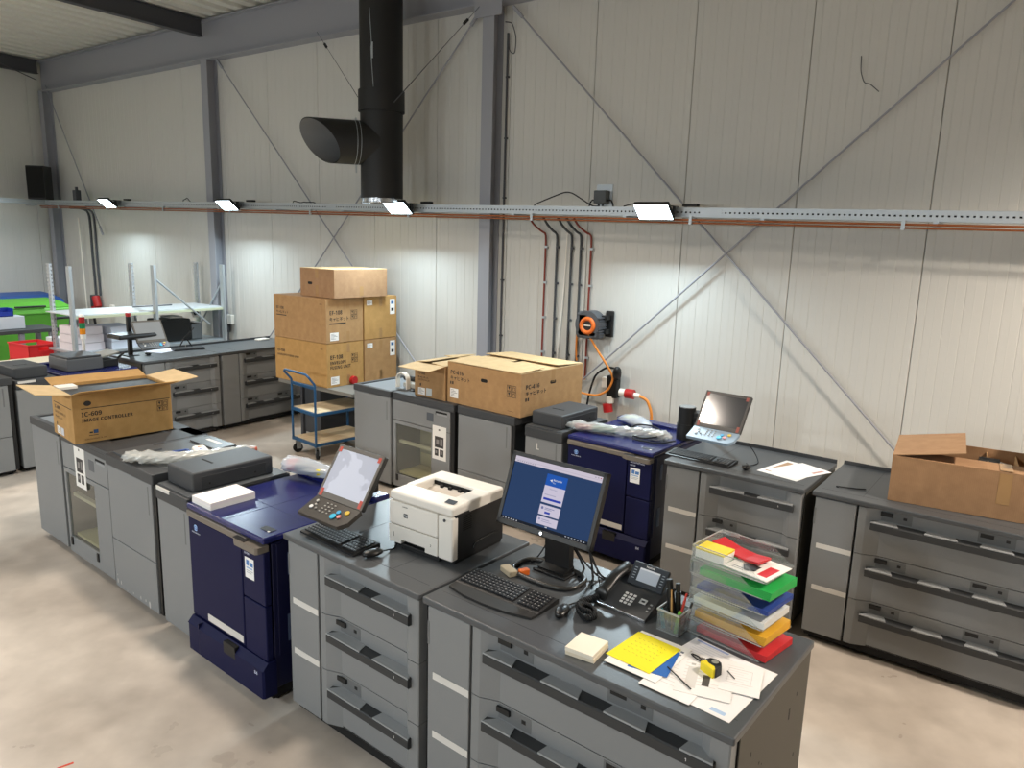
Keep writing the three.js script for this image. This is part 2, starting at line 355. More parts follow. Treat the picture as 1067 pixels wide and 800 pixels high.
// ---------------------------------------------------------------- black ventilation duct
{
  const t = thing('ventilation_duct', 'large black ventilation duct hanging from the roof with an open side branch', 'duct', -6.91, 3.17, -6.9);
  const R = 0.262;
  part('riser', [new THREE.CylinderGeometry(R, R, 3.0, 40, 1, true).translate(0, 1.5, 0)], std(0x0b0b0c, 0.55, 0, { side: THREE.DoubleSide }), t);
  part('collar', [new THREE.CylinderGeometry(R + 0.022, R + 0.022, 0.25, 40, 1, true).translate(0, 1.16, 0), new THREE.RingGeometry(R, R + 0.022, 40).rotateX(-Math.PI / 2).translate(0, 1.285, 0), new THREE.RingGeometry(R, R + 0.022, 40).rotateX(Math.PI / 2).translate(0, 1.035, 0)], std(0x0b0b0c, 0.55, 0, { side: THREE.DoubleSide }), t);
  part('end_ring', [new THREE.CylinderGeometry(R - 0.012, R - 0.012, 0.06, 40, 1, true).translate(0, -0.03, 0), new THREE.TorusGeometry(R - 0.01, 0.008, 8, 40).rotateX(Math.PI / 2).translate(0, -0.055, 0)], M.chrome, t);
  part('end_cap', new THREE.CircleGeometry(R - 0.012, 40).rotateX(Math.PI / 2).translate(0, -0.05, 0), M.black, t);
  // branch with mitred mouth: built along +x, cut so that the side facing local +z is the short one
  const seg = 48, pos = [], idx = [], posI = [];
  const mouth = (a) => 0.70 + 0.17 * Math.sin(a) + 0.15 * Math.cos(a) ;
  for (let k = 0; k <= seg; k++) {
    const a = (k / seg) * Math.PI * 2, y = Math.cos(a) * R, z = Math.sin(a) * R, L = mouth(a);
    for (const s of [0, 0.33, 0.66, 1]) { pos.push(0.05 + s * L, y, z); posI.push(0.05 + s * L, y * 0.955, z * 0.955); }
  }
  for (let k = 0; k < seg; k++) for (let s = 0; s < 3; s++) { const a = k * 4 + s, b = a + 4; idx.push(a, a + 1, b, b, a + 1, b + 1); }
  const mk = (p, flip) => { const g = new THREE.BufferGeometry(); g.setAttribute('position', new THREE.Float32BufferAttribute(p, 3)); g.setIndex(flip ? idx.slice().reverse() : idx); g.computeVertexNormals(); return g; };
  const rimP = [], rimI = [];
  for (let k = 0; k <= seg; k++) { const a = (k / seg) * Math.PI * 2, L = mouth(a); rimP.push(0.05 + L, Math.cos(a) * R, Math.sin(a) * R, 0.05 + L, Math.cos(a) * R * 0.955, Math.sin(a) * R * 0.955); }
  for (let k = 0; k < seg; k++) { const a = k * 2; rimI.push(a, a + 1, a + 2, a + 2, a + 1, a + 3); }
  const rim = new THREE.BufferGeometry(); rim.setAttribute('position', new THREE.Float32BufferAttribute(rimP, 3)); rim.setIndex(rimI); rim.computeVertexNormals();
  const br = new THREE.Group(); br.name = 'branch'; br.position.set(0, 0.66, 0); br.rotation.y = (180 + 52) * D2R; t.add(br);
  const ds = std(0x0b0b0c, 0.55, 0, { side: THREE.DoubleSide });
  part('branch_pipe', [mk(pos, false)], ds, br); part('mouth_rim', rim, ds, br);
  part('branch_lining', [mk(posI, true)], std(0x707274, 0.8, 0, { side: THREE.DoubleSide }), br);
  const loop = []; for (let k = 0; k <= 24; k++) { const a = (k / 24) * Math.PI * 2; loop.push([0.3 + 0.03 * Math.sin(a), Math.cos(a) * (R + 0.006), Math.sin(a) * (R + 0.006)]); }
  part('wire_band', [tube(loop, 0.003, 60, 5), tube(loop.map(([x, y, z]) => [x + 0.045, y, z]), 0.003, 60, 5)], M.galv, br);
  part('strap_end', [bb(0.305, 0.325, R, R + 0.03, -0.008, 0.008), bb(0.305, 0.325, -R - 0.1, -R, -0.008, 0.008)], M.galv, br);
}
for (const [lab, a, b] of [['steel wire holding the black duct, running up to its left', V(-7.2, 4.28, -6.9), V(-8.75, 5.5, -7.48)], ['steel wire holding the black duct, running up to its right', V(-6.58, 4.28, -6.78), V(-5.75, 5.44, -7.42)]]) {
  const t = thing('suspension_wire', lab, 'wire');
  const o = V(0.012, 0.0, 0.02);
  part('wire', [rod(a, b, 0.0035, 5), rod(a.clone().add(o), a.clone().lerp(b, 0.8), 0.0035, 5)], M.steelDark, t);
  part('gripper', bar(a.clone().lerp(b, 0.78), a.clone().lerp(b, 0.83), 0.03, 0.02), M.black, t);
}
single('hanging_strap', 'pale strap hanging down the front of the black duct', 'strap', [tube([[-0.05, 0.98, 0], [-0.02, 0.6, 0.004], [-0.03, 0.5, 0], [0.01, 0, 0.002]], 0.004), bx(0.02, 0.18, 0.006, -0.012, 0.42, 0), bx(0.03, 0.01, 0.012, 0.015, -0.005, 0)], M.galv, -6.8, 4.36, -6.655, 10);
// ---------------------------------------------------------------- conduits down the wall
const wallZ = WZ + 0.03;
function conduit(label, x, bendX, r, m, yb) {
  const t = thing('wall_conduit', label, 'conduit', x, 0, wallZ, 0, 'vertical conduits below the tray');
  const ty = trayY(x) - 0.06;
  part('pipe', tube([[bendX, ty + 0.03, 0.16], [bendX + (0 - bendX) * 0.15, ty - 0.05, 0.09], [(0 - bendX) * 0 + bendX * 0.4, ty - 0.12, 0.03], [bendX * 0.08, ty - 0.15, 0.004], [0, ty - 0.22, 0], [0, ty - 0.4, 0], [0, (ty + yb) / 2, 0], [0, yb, 0]], r, 80, 8), m, t);
  for (let y = ty - 0.32; y > yb + 0.1; y -= 0.42) part('pipe_clip', [bx(0.035, 0.025, 0.03, 0.012, y, 0), bx(0.05, 0.012, 0.012, 0, y + 0.006, -0.018)], m === M.copper || m.userData.red ? M.galv : M.steelDark, t);
}
const redPipe = std(0x7c2f22, 0.45, 0.2); redPipe.userData.red = true;
const greyPipe = std(0x3c3f43, 0.6);
conduit('leftmost red-brown pipe down the wall beside the middle column', -4.86, -0.14, 0.012, redPipe, 0.3);
conduit('second pipe from the middle column, dark grey conduit', -4.7, -0.1, 0.014, greyPipe, 0.3);
conduit('third pipe from the middle column, dark grey conduit', -4.5, -0.1, 0.014, greyPipe, 1.2);
conduit('fourth pipe from the middle column, dark grey, ending by the orange hose', -4.375, -0.11, 0.014, greyPipe, 1.2);
conduit('rightmost red-brown pipe, passing behind the hose reel', -4.24, -0.15, 0.012, redPipe, 1.12);
single('white_cable', 'thin white cable between the grey conduits', 'cable', tube([[0.05, 2.85, 0.02], [0.02, 2.3, 0], [0.0, 1.9, 0], [-0.04, 1.3, 0], [-0.06, 0.9, 0]], 0.006), M.white, -4.6, 0, wallZ);
single('wall_conduit', 'dark conduit running down beside the middle column', 'conduit', [rod(V(0, 0.2, 0), V(0, 5.1, 0), 0.013), ...[4.6, 3.9, 3.2, 2.2, 1.5].map((y) => bx(0.04, 0.02, 0.03, 0.008, y, 0))], M.steelDark, -5.5, 0, WZ + 0.02);
single('cable_loop', 'thin dark cable loop hanging at the top of the middle column', 'cable', tube([[-0.05, 0.2, 0], [0.06, 0.16, 0.02], [0.12, 0, 0.02], [0.09, -0.16, 0], [0.02, -0.12, 0], [0.0, 0.05, 0]], 0.006), M.steelDark, -5.47, 5.02, WZ + 0.05);
{
  const t = thing('junction_box', 'grey junction box above the cable tray right of the conduits', 'junction box', -4.12, trayY(-4.1) + 0.14, WZ + 0.012);
  part('back_plate', bx(0.2, 0.26, 0.01, 0.01, -0.05, -0.006), M.galv, t);
  part('box_body', bx(0.15, 0.14, 0.1, 0, 0, 0.05, 0.01), std(0x54585a, 0.55), t);
  for (const s of [-0.03, 0.02]) part('cable_gland', cyl(0.014, 0.05, s, -0.05, 0.05, 10), M.black, t);
  for (const s of [-1, 1]) part('cable', tube([[s * 0.07, 0.03, 0.05], [s * 0.12, 0.035, 0.05], [s * 0.15, -0.02, 0.05], [s * 0.15, -0.12, 0.05]], 0.008), M.rubber, t);
}
{ // hose reel
  const t = thing('hose_reel', 'grey and orange wall-mounted hose reel with orange hose', 'hose reel', -4.12, 1.62, WZ + 0.03);
  const g = std(0x4a4d52, 0.5);
  part('wall_bracket', [bx(0.1, 0.3, 0.03, 0.17, 0.02, 0, 0.01), bx(0.08, 0.05, 0.12, 0.15, 0.22, 0.05), bx(0.08, 0.05, 0.12, 0.15, 0.06, 0.05)], M.black, t);
  const sh = new THREE.CylinderGeometry(0.155, 0.155, 0.17, 32).rotateX(Math.PI / 2).translate(0, 0.165, 0.14);
  part('drum_housing', [sh, bx(0.17, 0.3, 0.17, -0.06, 0.01, 0.14, 0.04), bx(0.3, 0.12, 0.17, 0.0, 0.0, 0.14, 0.04)], g, t);
  part('rib', [0, 1, 2, 3, 4, 5, 6].map((i) => bx(0.03, 0.012, 0.175, 0.145, 0.06 + i * 0.03, 0.14)), M.steelDark, t);
  part('orange_ring', new THREE.TorusGeometry(0.078, 0.024, 12, 36).translate(0.01, 0.155, 0.232), M.orange, t);
  part('hub', cyl(0.06, 0.02, 0, 0, 0, 28).rotateX(Math.PI / 2).translate(0.01, 0.155, 0.215), M.black, t);
  decal('hub_mark', 0.085, 0.014, M.white, t, 0.01, 0.157, 0.2365);
  part('inlet_hose', tube([[-0.1, 0.07, 0.1], [-0.2, 0.03, 0.08], [-0.24, -0.12, 0.03], [-0.245, -0.3, 0.0]], 0.012), M.orangeHose, t);
  part('inlet_nozzle', cyl(0.014, 0.14, -0.245, -0.45, 0, 12), std(0x1d3a86, 0.5), t);
  part('outlet_hose', tube([[0.02, 0.07, 0.22], [0.05, 0.0, 0.2], [0.13, -0.14, 0.16], [0.25, -0.32, 0.12], [0.3, -0.44, 0.1], [0.24, -0.58, 0.1], [0.1, -0.66, 0.1], [-0.12, -0.66, 0.08], [-0.24, -0.6, 0.05], [-0.22, -0.53, 0.03], [-0.1, -0.5, 0.03]], 0.013, 80), M.orangeHose, t);
}
{ // power sockets low on the wall by the right press
  const t = thing('power_socket', 'cluster of black and red industrial power plugs on the wall', 'socket', -3.84, 0.97, WZ + 0.01);
  part('socket_box', bx(0.13, 0.26, 0.11, 0.0, -0.02, 0.055, 0.015), M.black, t);
  part('black_plug', [loft([[0.06, 0.24, 0.09, 0.04, 0.05], [0.07, 0.26, 0.12, 0.05, 0.06], [0.09, 0.3, 0.16, 0.05, 0.07], [0.1, 0.32, 0.2, 0.03, 0.05]], 12)], M.black, t);
  for (const [x, y, ry] of [[0.18, 0.06, 1], [-0.02, -0.13, 0]]) {
    part('white_coupling', cyl(0.045, 0.08, 0, 0, 0, 16).rotateZ(ry ? -Math.PI / 2 : 0).translate(x - (ry ? 0.08 : 0), y + (ry ? 0 : 0.05), 0.08), M.white, t);
    part('red_plug', cyl(0.055, 0.1, 0, 0, 0, 18).rotateZ(ry ? -Math.PI / 2 : 0.2).translate(x + (ry ? 0 : -0.01), y - (ry ? 0 : 0.06), 0.09), M.red, t);
  }
  part('white_gland', cyl(0.03, 0.08, 0, 0, 0, 12).rotateZ(-Math.PI / 2).translate(0.27, 0.05, 0.08), M.white, t);
  part('orange_cable', tube([[0.34, 0.05, 0.08], [0.44, 0.01, 0.08], [0.5, -0.12, 0.08], [0.51, -0.3, 0.08], [0.5, -0.5, 0.06]], 0.017), M.orangeHose, t);
  part('white_box', bx(0.09, 0.12, 0.06, -0.11, 0.08, 0.03, 0.01), M.white, t);
  part('black_cable', tube([[0.1, 0.32, 0.12], [-0.06, 0.33, 0.1], [-0.22, 0.22, 0.08], [-0.3, 0.02, 0.06], [-0.34, -0.2, 0.05], [-0.35, -0.6, 0.03]], 0.012), M.rubber, t);
}
{
  const t = thing('wall_outlet', 'small white outlet with cable on the left column', 'outlet', -11.2, 1.14, WZ + 0.02);
  part('outlet_box', bx(0.12, 0.16, 0.07, 0.02, 0.02, 0.03, 0.01), M.white, t);
  part('grey_box', bx(0.1, 0.22, 0.06, -0.08, -0.12, 0.03, 0.01), M.steelDark, t);
  part('cable', tube([[-0.08, 0.1, 0.06], [-0.12, 0.0, 0.07], [-0.15, -0.2, 0.05], [-0.17, -0.5, 0.03]], 0.012), M.white, t);
}
{
  const t = thing('power_socket', 'red industrial plug on the wall behind the signal light', 'socket', -15.65, 1.15, WZ + 0.01);
  part('socket_box', bx(0.16, 0.26, 0.12, -0.14, -0.05, 0.06, 0.015), M.steelDark, t);
  part('red_plug', [cyl(0.075, 0.22, 0, 0, 0, 16).rotateZ(0.35).translate(0.06, -0.02, 0.1), cyl(0.09, 0.09, 0, 0, 0, 16).rotateZ(0.35).translate(0.0, -0.1, 0.1)], M.red, t);
  part('conduit', [tube([[-0.55, 1.95, 0.12], [-0.1, 1.93, 0.1], [-0.02, 1.8, 0.02], [0.0, 1.0, 0.02], [0.02, 0.2, 0.02]], 0.022), tube([[-0.75, 1.95, 0.12], [-0.3, 1.93, 0.1], [-0.2, 1.8, 0.02], [-0.18, 1.0, 0.02], [-0.16, 0.2, 0.02]], 0.022)], M.steelDark, t);
  part('white_box', bx(0.1, 0.15, 0.07, 0.5, -0.1, 0.035, 0.01), M.white, t);
}
single('white_pole', 'thin white pole on the wall left of the red plug', 'pole', rod(V(0, FLOOR, 0), V(-0.1, 2.9, 0), 0.013), M.white, -16.05, 0, WZ + 0.1);
{
  const t = thing('loudspeaker', 'black loudspeaker standing on the cable tray in the far corner', 'loudspeaker', -16.85, trayY(-16.9) + 0.094, -7.13, 40);
  part('cabinet', bx(0.36, 0.66, 0.3, 0, 0, 0, 0.015), M.black, t);
  part('grille', bx(0.33, 0.6, 0.012, 0, 0.03, 0.15, 0.005), std(0x060606, 0.9), t);
}
single('small_device', 'small dark box standing on the tray right of the loudspeaker', 'box', [bx(0.14, 0.2, 0.1, 0, 0, 0, 0.01), bx(0.04, 0.06, 0.04, 0, 0.2, 0)], M.steelDark, -15.7, trayY(-15.7) + 0.092, -7.3);
single('loose_wire', 'thin dark wire sticking out of the upper wall panel', 'wire', tube([[-0.05, 0.24, 0.0], [-0.03, 0.1, 0.05], [0.01, 0.0, 0.06], [0.06, -0.02, 0.05], [0.14, -0.09, 0.06]], 0.004), M.steelDark, -1.52, 4.18, WZ + 0.005);
// ================================================================ the three printing lines
// Every unit: local x runs along its front from 0 to w, the front faces +z at z = 0, it stands on y = 0.
const TOP = 1.05;                        // height of the worktops above the origin; units stand on FLOOR
const UT = TOP - FLOOR;
function textTex(lines, w, h, opt = {}) {
  return canvasTex(w, h, (k) => {
    k.clearRect(0, 0, w, h); k.fillStyle = opt.color ?? '#ffffff'; k.textBaseline = 'middle';
    lines.forEach(([s, x, y, size, bold]) => { k.font = (bold ? 'bold ' : '') + size + 'px sans-serif'; k.fillText(s, x, y); });
  });
}
const digitTex = ['1', '2', '3'].map((s) => print(textTex([[s, 8, 16, 26, true]], 32, 32, { color: '#d8d8d8' })));
const brandTex = print(canvasTex(256, 160, (k) => {
  k.clearRect(0, 0, 256, 160); k.fillStyle = '#8fb6e6'; k.beginPath(); k.ellipse(128, 58, 52, 46, 0, 0, 7); k.fill();
  k.fillStyle = '#1c2a78'; for (const [y, t] of [[38, 5], [50, 8], [62, 9], [75, 7]]) k.fillRect(78, y, 100, t);
  k.fillStyle = '#8fb6e6'; k.beginPath(); k.ellipse(128, 58, 22, 14, 0, 0, 7); k.fill();
  k.fillStyle = '#d8dcea'; k.font = 'bold 26px sans-serif'; k.fillText('KONICA MINOLTA', 14, 142);
}), 0.4);
const modelTex = print(textTex([['AccurioPress', 4, 24, 36, true], ['C6100', 4, 66, 30, true]], 256, 96, { color: '#c9cde0' }), 0.5);
const stickerTex = sheetMat(canvasTex(96, 128, (k) => { k.fillStyle = '#f4f4f2'; k.fillRect(0, 0, 96, 128); k.fillStyle = '#4a7fc0'; k.fillRect(14, 16, 30, 34); k.fillRect(50, 24, 36, 26); k.fillStyle = '#9db8da'; k.fillRect(14, 58, 66, 10); k.fillStyle = '#b9bcc2'; k.fillRect(14, 78, 70, 5); k.fillRect(14, 90, 56, 5); }), 0.5);
const sizeTex = print(textTex([['84', 4, 20, 30, true]], 48, 40, { color: '#c9cde0' }));
const photoSheetTex = sheetMat(canvasTex(160, 300, (k) => {
  k.fillStyle = '#efece6'; k.fillRect(0, 0, 160, 300); k.fillStyle = '#3b3736'; k.fillRect(28, 92, 104, 100); k.fillRect(28, 206, 44, 62); k.fillRect(88, 206, 44, 62);
  k.fillStyle = '#8c8784'; k.fillRect(44, 120, 34, 44); k.fillRect(92, 110, 26, 60); k.fillRect(36, 222, 20, 24); k.fillRect(100, 218, 18, 30); k.fillStyle = '#6d6864'; k.fillRect(70, 24, 20, 16);
}), 0.7);

function casters(t, w, d) {
  part('plinth', bb(0.03, w - 0.03, 0.03, 0.09, -d + 0.04, -0.05), M.gap, t);
  for (const [x, z] of [[0.07, -0.1], [w - 0.07, -0.1], [0.07, -d + 0.1], [w - 0.07, -d + 0.1]]) part('caster', [cyl(0.025, 0.03, 0, -0.015, 0, 14).rotateZ(Math.PI / 2).translate(x, 0.026, z), bx(0.03, 0.03, 0.03, x, 0.03, z)], M.black, t);
}
// drawer front with a shallow trough: raised at both ends
function drawerFront(x0, x1, y0, y1) {
  const z = -0.014, r = -0.05;
  const a = [[x0, -0.075], [x0, z - 0.004], [x0 + 0.006, z], [x0 + 0.05, z], [x0 + 0.14, r], [x1 - 0.12, r], [x1 - 0.075, z], [x1 - 0.006, z], [x1, z - 0.004], [x1, -0.075]];
  return plan(a, y0, y1);
}
function paperCabinet(w, pads, label, x, z, turn, twoSets, lip = true, strips = [0.71, 0.4]) {
  const t = thing('paper_feed_cabinet', label, 'paper cabinet', x, FLOOR, z, turn);
  const d = 0.85, D0 = 0.018, D1 = 0.285;
  const wt = part('worktop', [bb(-0.004, w + 0.004, UT - 0.034, UT, -d, 0.004, 0.008)], M.top, t);
  part('worktop_joint', [bb(0.3, 0.303, UT, UT + 0.0006, -d + 0.03, -0.1), bb(0.03, w - 0.03, UT, UT + 0.0006, -0.103, -0.1), bb(w - 0.3, w - 0.297, UT, UT + 0.0006, -d + 0.03, -0.1)], M.cap, wt);
  if (lip) part('back_upstand', bb(0, w, UT - 0.01, UT + 0.028, -d - 0.012, -d, 0.004), M.cap, t);
  part('body', [bb(0.004, w - 0.004, 0.09, UT - 0.034, -d + 0.01, -0.076)], M.side, t);
  part('front_backing', bb(0.006, w - 0.006, 0.085, UT - 0.035, -0.08, -0.07), M.gap, t);
  const door = part('door', bb(D0, D1, 0.075, UT - 0.044, -0.075, -0.014, 0.005), M.panel, t);
  for (const y of strips) part('label_strip', bb(D0 + 0.035, D1 - 0.001, y, y + 0.036, -0.015, -0.0128, 0), M.label, door);
  part('door_pull', bb(D0 - 0.002, D0 + 0.012, 0.88, 1.0, -0.05, -0.012, 0.003), M.panelDark, door);
  const x0 = D1 + 0.014, x1 = w - 0.012, hgt = (UT - 0.044 - 0.075) / 3;
  for (let i = 0; i < 3; i++) {
    const y1 = UT - 0.044 - i * hgt, y0 = y1 - hgt + 0.005;
    const dr = part('drawer', drawerFront(x0, x1, y0, y1), M.panel, t);
    const hx0 = x0 + 0.085, hx1 = x1 - 0.05, hy = y1 - 0.14;
    part('handle', [ext([[-0.049, 0.0], [0.006, 0.0], [0.012, 0.006], [0.012, 0.044], [0.006, 0.05], [-0.049, 0.056]], hx1 - hx0).rotateY(Math.PI / 2).scale(1, 1, -1).translate(hx0, hy, 0)].map((g) => fixWinding(g)), M.bar, dr);
    for (const [a, b] of pads) {
      const pa = hx0 + (hx1 - hx0) * a, pb = hx0 + (hx1 - hx0) * b;
      part('grip_pad', plan([[pa + (a === 0 ? 0.0 : 0.012), 0.0115], [pb - (b === 1 ? 0.0 : 0.0), 0.0115], [pb - 0.02, -0.049], [pa + 0.05 * (a === 0 ? 1 : 0.4), -0.049]], hy + 0.05, hy + 0.058), M.pad, dr);
    }
    if (i > 0 || twoSets) {
      const sets = twoSets ? [x0 + 0.12, x0 + 0.12 + (x1 - x0) * 0.47] : [x0 + 0.1];
      sets.forEach((sx, k) => {
        const zz = sx < x0 + 0.15 && k === 0 ? -0.0325 : -0.0495;
        part('indicator_frame', bb(sx, sx + 0.2, y1 - 0.075, y1 - 0.006, -0.051, -0.0488), M.panelDark, dr);
        part('indicator_window', bb(sx + 0.012, sx + 0.085, y1 - 0.04, y1 - 0.014, -0.05, zz === -0.0325 ? -0.036 : -0.0472), M.black, dr);
        part('indicator_lamp', bb(sx + 0.148, sx + 0.17, y1 - 0.044, y1 - 0.026, -0.05, -0.0476), M.black, dr);
      });
    }
    decal('drawer_number', 0.022, 0.022, digitTex[i], dr, hx1 - 0.1, hy + 0.025, 0.0125);
  }
  const holeSpots = [[0.93, -0.2, 0.006, 0.02], [0.93, -0.7, 0.01, 0.016], [0.86, -0.62, 0.014, 0.05], [0.84, -0.3, 0.007, 0.012], [0.82, -0.33, 0.005, 0.007], [0.8, -0.22, 0.014, 0.02], [0.76, -0.16, 0.005, 0.007], [0.73, -0.16, 0.005, 0.007], [0.7, -0.14, 0.006, 0.012], [0.62, -0.74, 0.01, 0.018], [0.55, -0.3, 0.012, 0.02], [0.48, -0.6, 0.01, 0.014]];
  if (w > 1.48 && !lip) for (const [yy, zz, a, b] of holeSpots) part('screw_hole', bb(w - 0.006, w - 0.0035, yy, yy + b, zz - a / 2, zz + a / 2), M.gap, t);
  casters(t, w, d);
  return t;
}
function fixWinding(g) {                 // a mirrored geometry gets its triangles turned back
  const k = flat(g), p = k.attributes.position, n = k.attributes.normal;
  for (let i = 0; i < p.count; i += 3) for (const a of [p, n]) { const v1 = V(0, 0, 0).fromBufferAttribute(a, i + 1), v2 = V(0, 0, 0).fromBufferAttribute(a, i + 2); a.setXYZ(i + 1, v2.x, v2.y, v2.z); a.setXYZ(i + 2, v1.x, v1.y, v1.z); }
  k.computeVertexNormals(); return k;
}
const PADS1 = [[0, 0.43], [0.57, 1]], PADS2 = [[0, 0.155], [0.285, 0.47], [0.57, 0.75], [0.87, 1]];

function digitalPress(label, x, z, turn) {
  const t = thing('digital_press', label, 'printing press', x, FLOOR, z, turn);
  const w = 0.87, d = 0.95, H = 1.0 - FLOOR;
  part('body', bb(0.012, w - 0.012, 0.1, H - 0.05, -d, -0.06, 0.006), M.navyDark, t);
  part('side_panel', bb(w - 0.014, w - 0.006, 0.3, H - 0.06, -d + 0.05, -0.09, 0.002), M.navyDark, t);
  part('side_recess', [bb(w - 0.008, w - 0.003, 0.8, 0.94, -0.2, -0.16), bb(w - 0.008, w - 0.003, 0.38, 0.55, -0.2, -0.15)], std(0x53607a, 0.5), t);
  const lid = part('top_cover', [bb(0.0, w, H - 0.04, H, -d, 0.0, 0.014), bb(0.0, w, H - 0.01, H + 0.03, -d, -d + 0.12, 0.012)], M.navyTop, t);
  part('cover_seam', [bb(0.44, 0.443, H, H + 0.0008, -d + 0.13, -0.03), bb(0.02, w - 0.02, H, H + 0.0008, -0.33, -0.327)], M.navyDark, lid);
  part('cover_inset', [bb(w - 0.16, w - 0.06, H - 0.002, H + 0.002, -0.13, -0.08)], M.black, lid);
  part('status_lamp', bb(w - 0.08, w - 0.062, H, H + 0.004, -0.09, -0.078, 0.003), M.white, lid);
  part('trim_band', bb(0.0, w * 0.8, H - 0.088, H - 0.042, -0.04, 0.002, 0.01), M.champagne, t);
  part('grab_handle', [plan([[w * 0.68, -0.04], [w * 0.68, 0.02], [w * 0.73, 0.042], [w * 0.975, 0.042], [w * 0.99, 0.03], [w * 0.99, -0.04]], H - 0.088, H - 0.05)], M.champagne, t);
  part('handle_recess', bb(w * 0.7, w * 0.83, H - 0.0498, H - 0.046, 0.002, 0.034), M.black, t);
  const dl = part('front_door', bb(0.008, 0.625, 0.31, H - 0.09, -0.05, -0.006, 0.008), M.navy, t);
  decal('brand_mark', 0.115, 0.072, brandTex, dl, 0.1, H - 0.155, -0.0052);
  part('label_strip', bb(0.2, 0.61, 0.325, 0.372, -0.007, -0.0045), M.label, dl);
  const du = part('side_door', bb(0.633, w - 0.008, 0.65, H - 0.09, -0.05, -0.006, 0.008), M.navy, t);
  decal('model_name', 0.16, 0.06, modelTex, du, 0.735, H - 0.128, -0.0052);
  part('notice_sticker', new THREE.PlaneGeometry(0.095, 0.13).translate(0.71, H - 0.228, -0.005), stickerTex, du, true);
  part('lower_side_door', bb(0.633, w - 0.008, 0.3, 0.643, -0.05, -0.006, 0.008), M.navy, t);
  const lo = part('lower_cover', [plan([[0.0, -0.06], [0.0, 0.02], [0.012, 0.032], [w - 0.012, 0.032], [w, 0.02], [w, -0.06]], 0.075, 0.255), ext([[0.02, 0.255], [0.032, 0.255], [-0.005, 0.296], [-0.06, 0.296], [-0.06, 0.255]], w).rotateY(Math.PI / 2).scale(1, 1, -1).translate(0, 0, 0)].map((g, i) => (i ? fixWinding(g) : g)), M.navy, t);
  part('cover_slot', [bb(0.44, 0.57, 0.215, 0.29, 0.0, 0.0335)], M.black, lo);
  part('cover_seam', bb(0.135, 0.139, 0.08, 0.29, 0.0, 0.0328), M.navyDark, lo);
  decal('size_mark', 0.05, 0.04, sizeTex, lo, 0.8, 0.225, 0.0332);
  casters(t, w, d);
  return t;
}
function doorHandle(name, x, y0, y1, parent) { return part(name, bb(x, x + 0.016, y0, y1, -0.02, -0.0085, 0.004), M.panelDark, parent); }
function endUnit(label, x, z, turn) {    // narrow finisher end with one tall door
  const t = thing('finisher_end_unit', label, 'printer unit', x, FLOOR, z, turn), w = 0.63, d = 0.8;
  part('body', bb(0.004, w - 0.004, 0.08, UT - 0.06, -d, -0.03), M.panelDark, t);
  const dr = part('door', bb(0.003, w - 0.012, 0.06, UT - 0.075, -0.03, -0.01, 0.005), M.panel, t);
  doorHandle('door_pull', w - 0.075, 0.79, 1.0, dr);
  part('top_cap', [bb(0, w, UT - 0.072, UT - 0.03, -d, 0, 0.008), bb(0, w, UT - 0.04, UT, -0.05, 0, 0.008), bb(0, 0.05, UT - 0.04, UT, -d, -0.04, 0.008), bb(w - 0.05, w, UT - 0.04, UT, -d, -0.04, 0.008), bb(0, w, UT - 0.04, UT, -d, -d + 0.1, 0.008)], M.cap, t);
  part('output_tray', [bb(0.06, 0.36, UT - 0.025, UT - 0.012, -d + 0.11, -0.06, 0.004), bb(0.37, w - 0.06, UT - 0.025, UT - 0.008, -d + 0.11, -0.06, 0.004)], std(0x7c838a, 0.5), t);
  casters(t, w, d);
  return t;
}
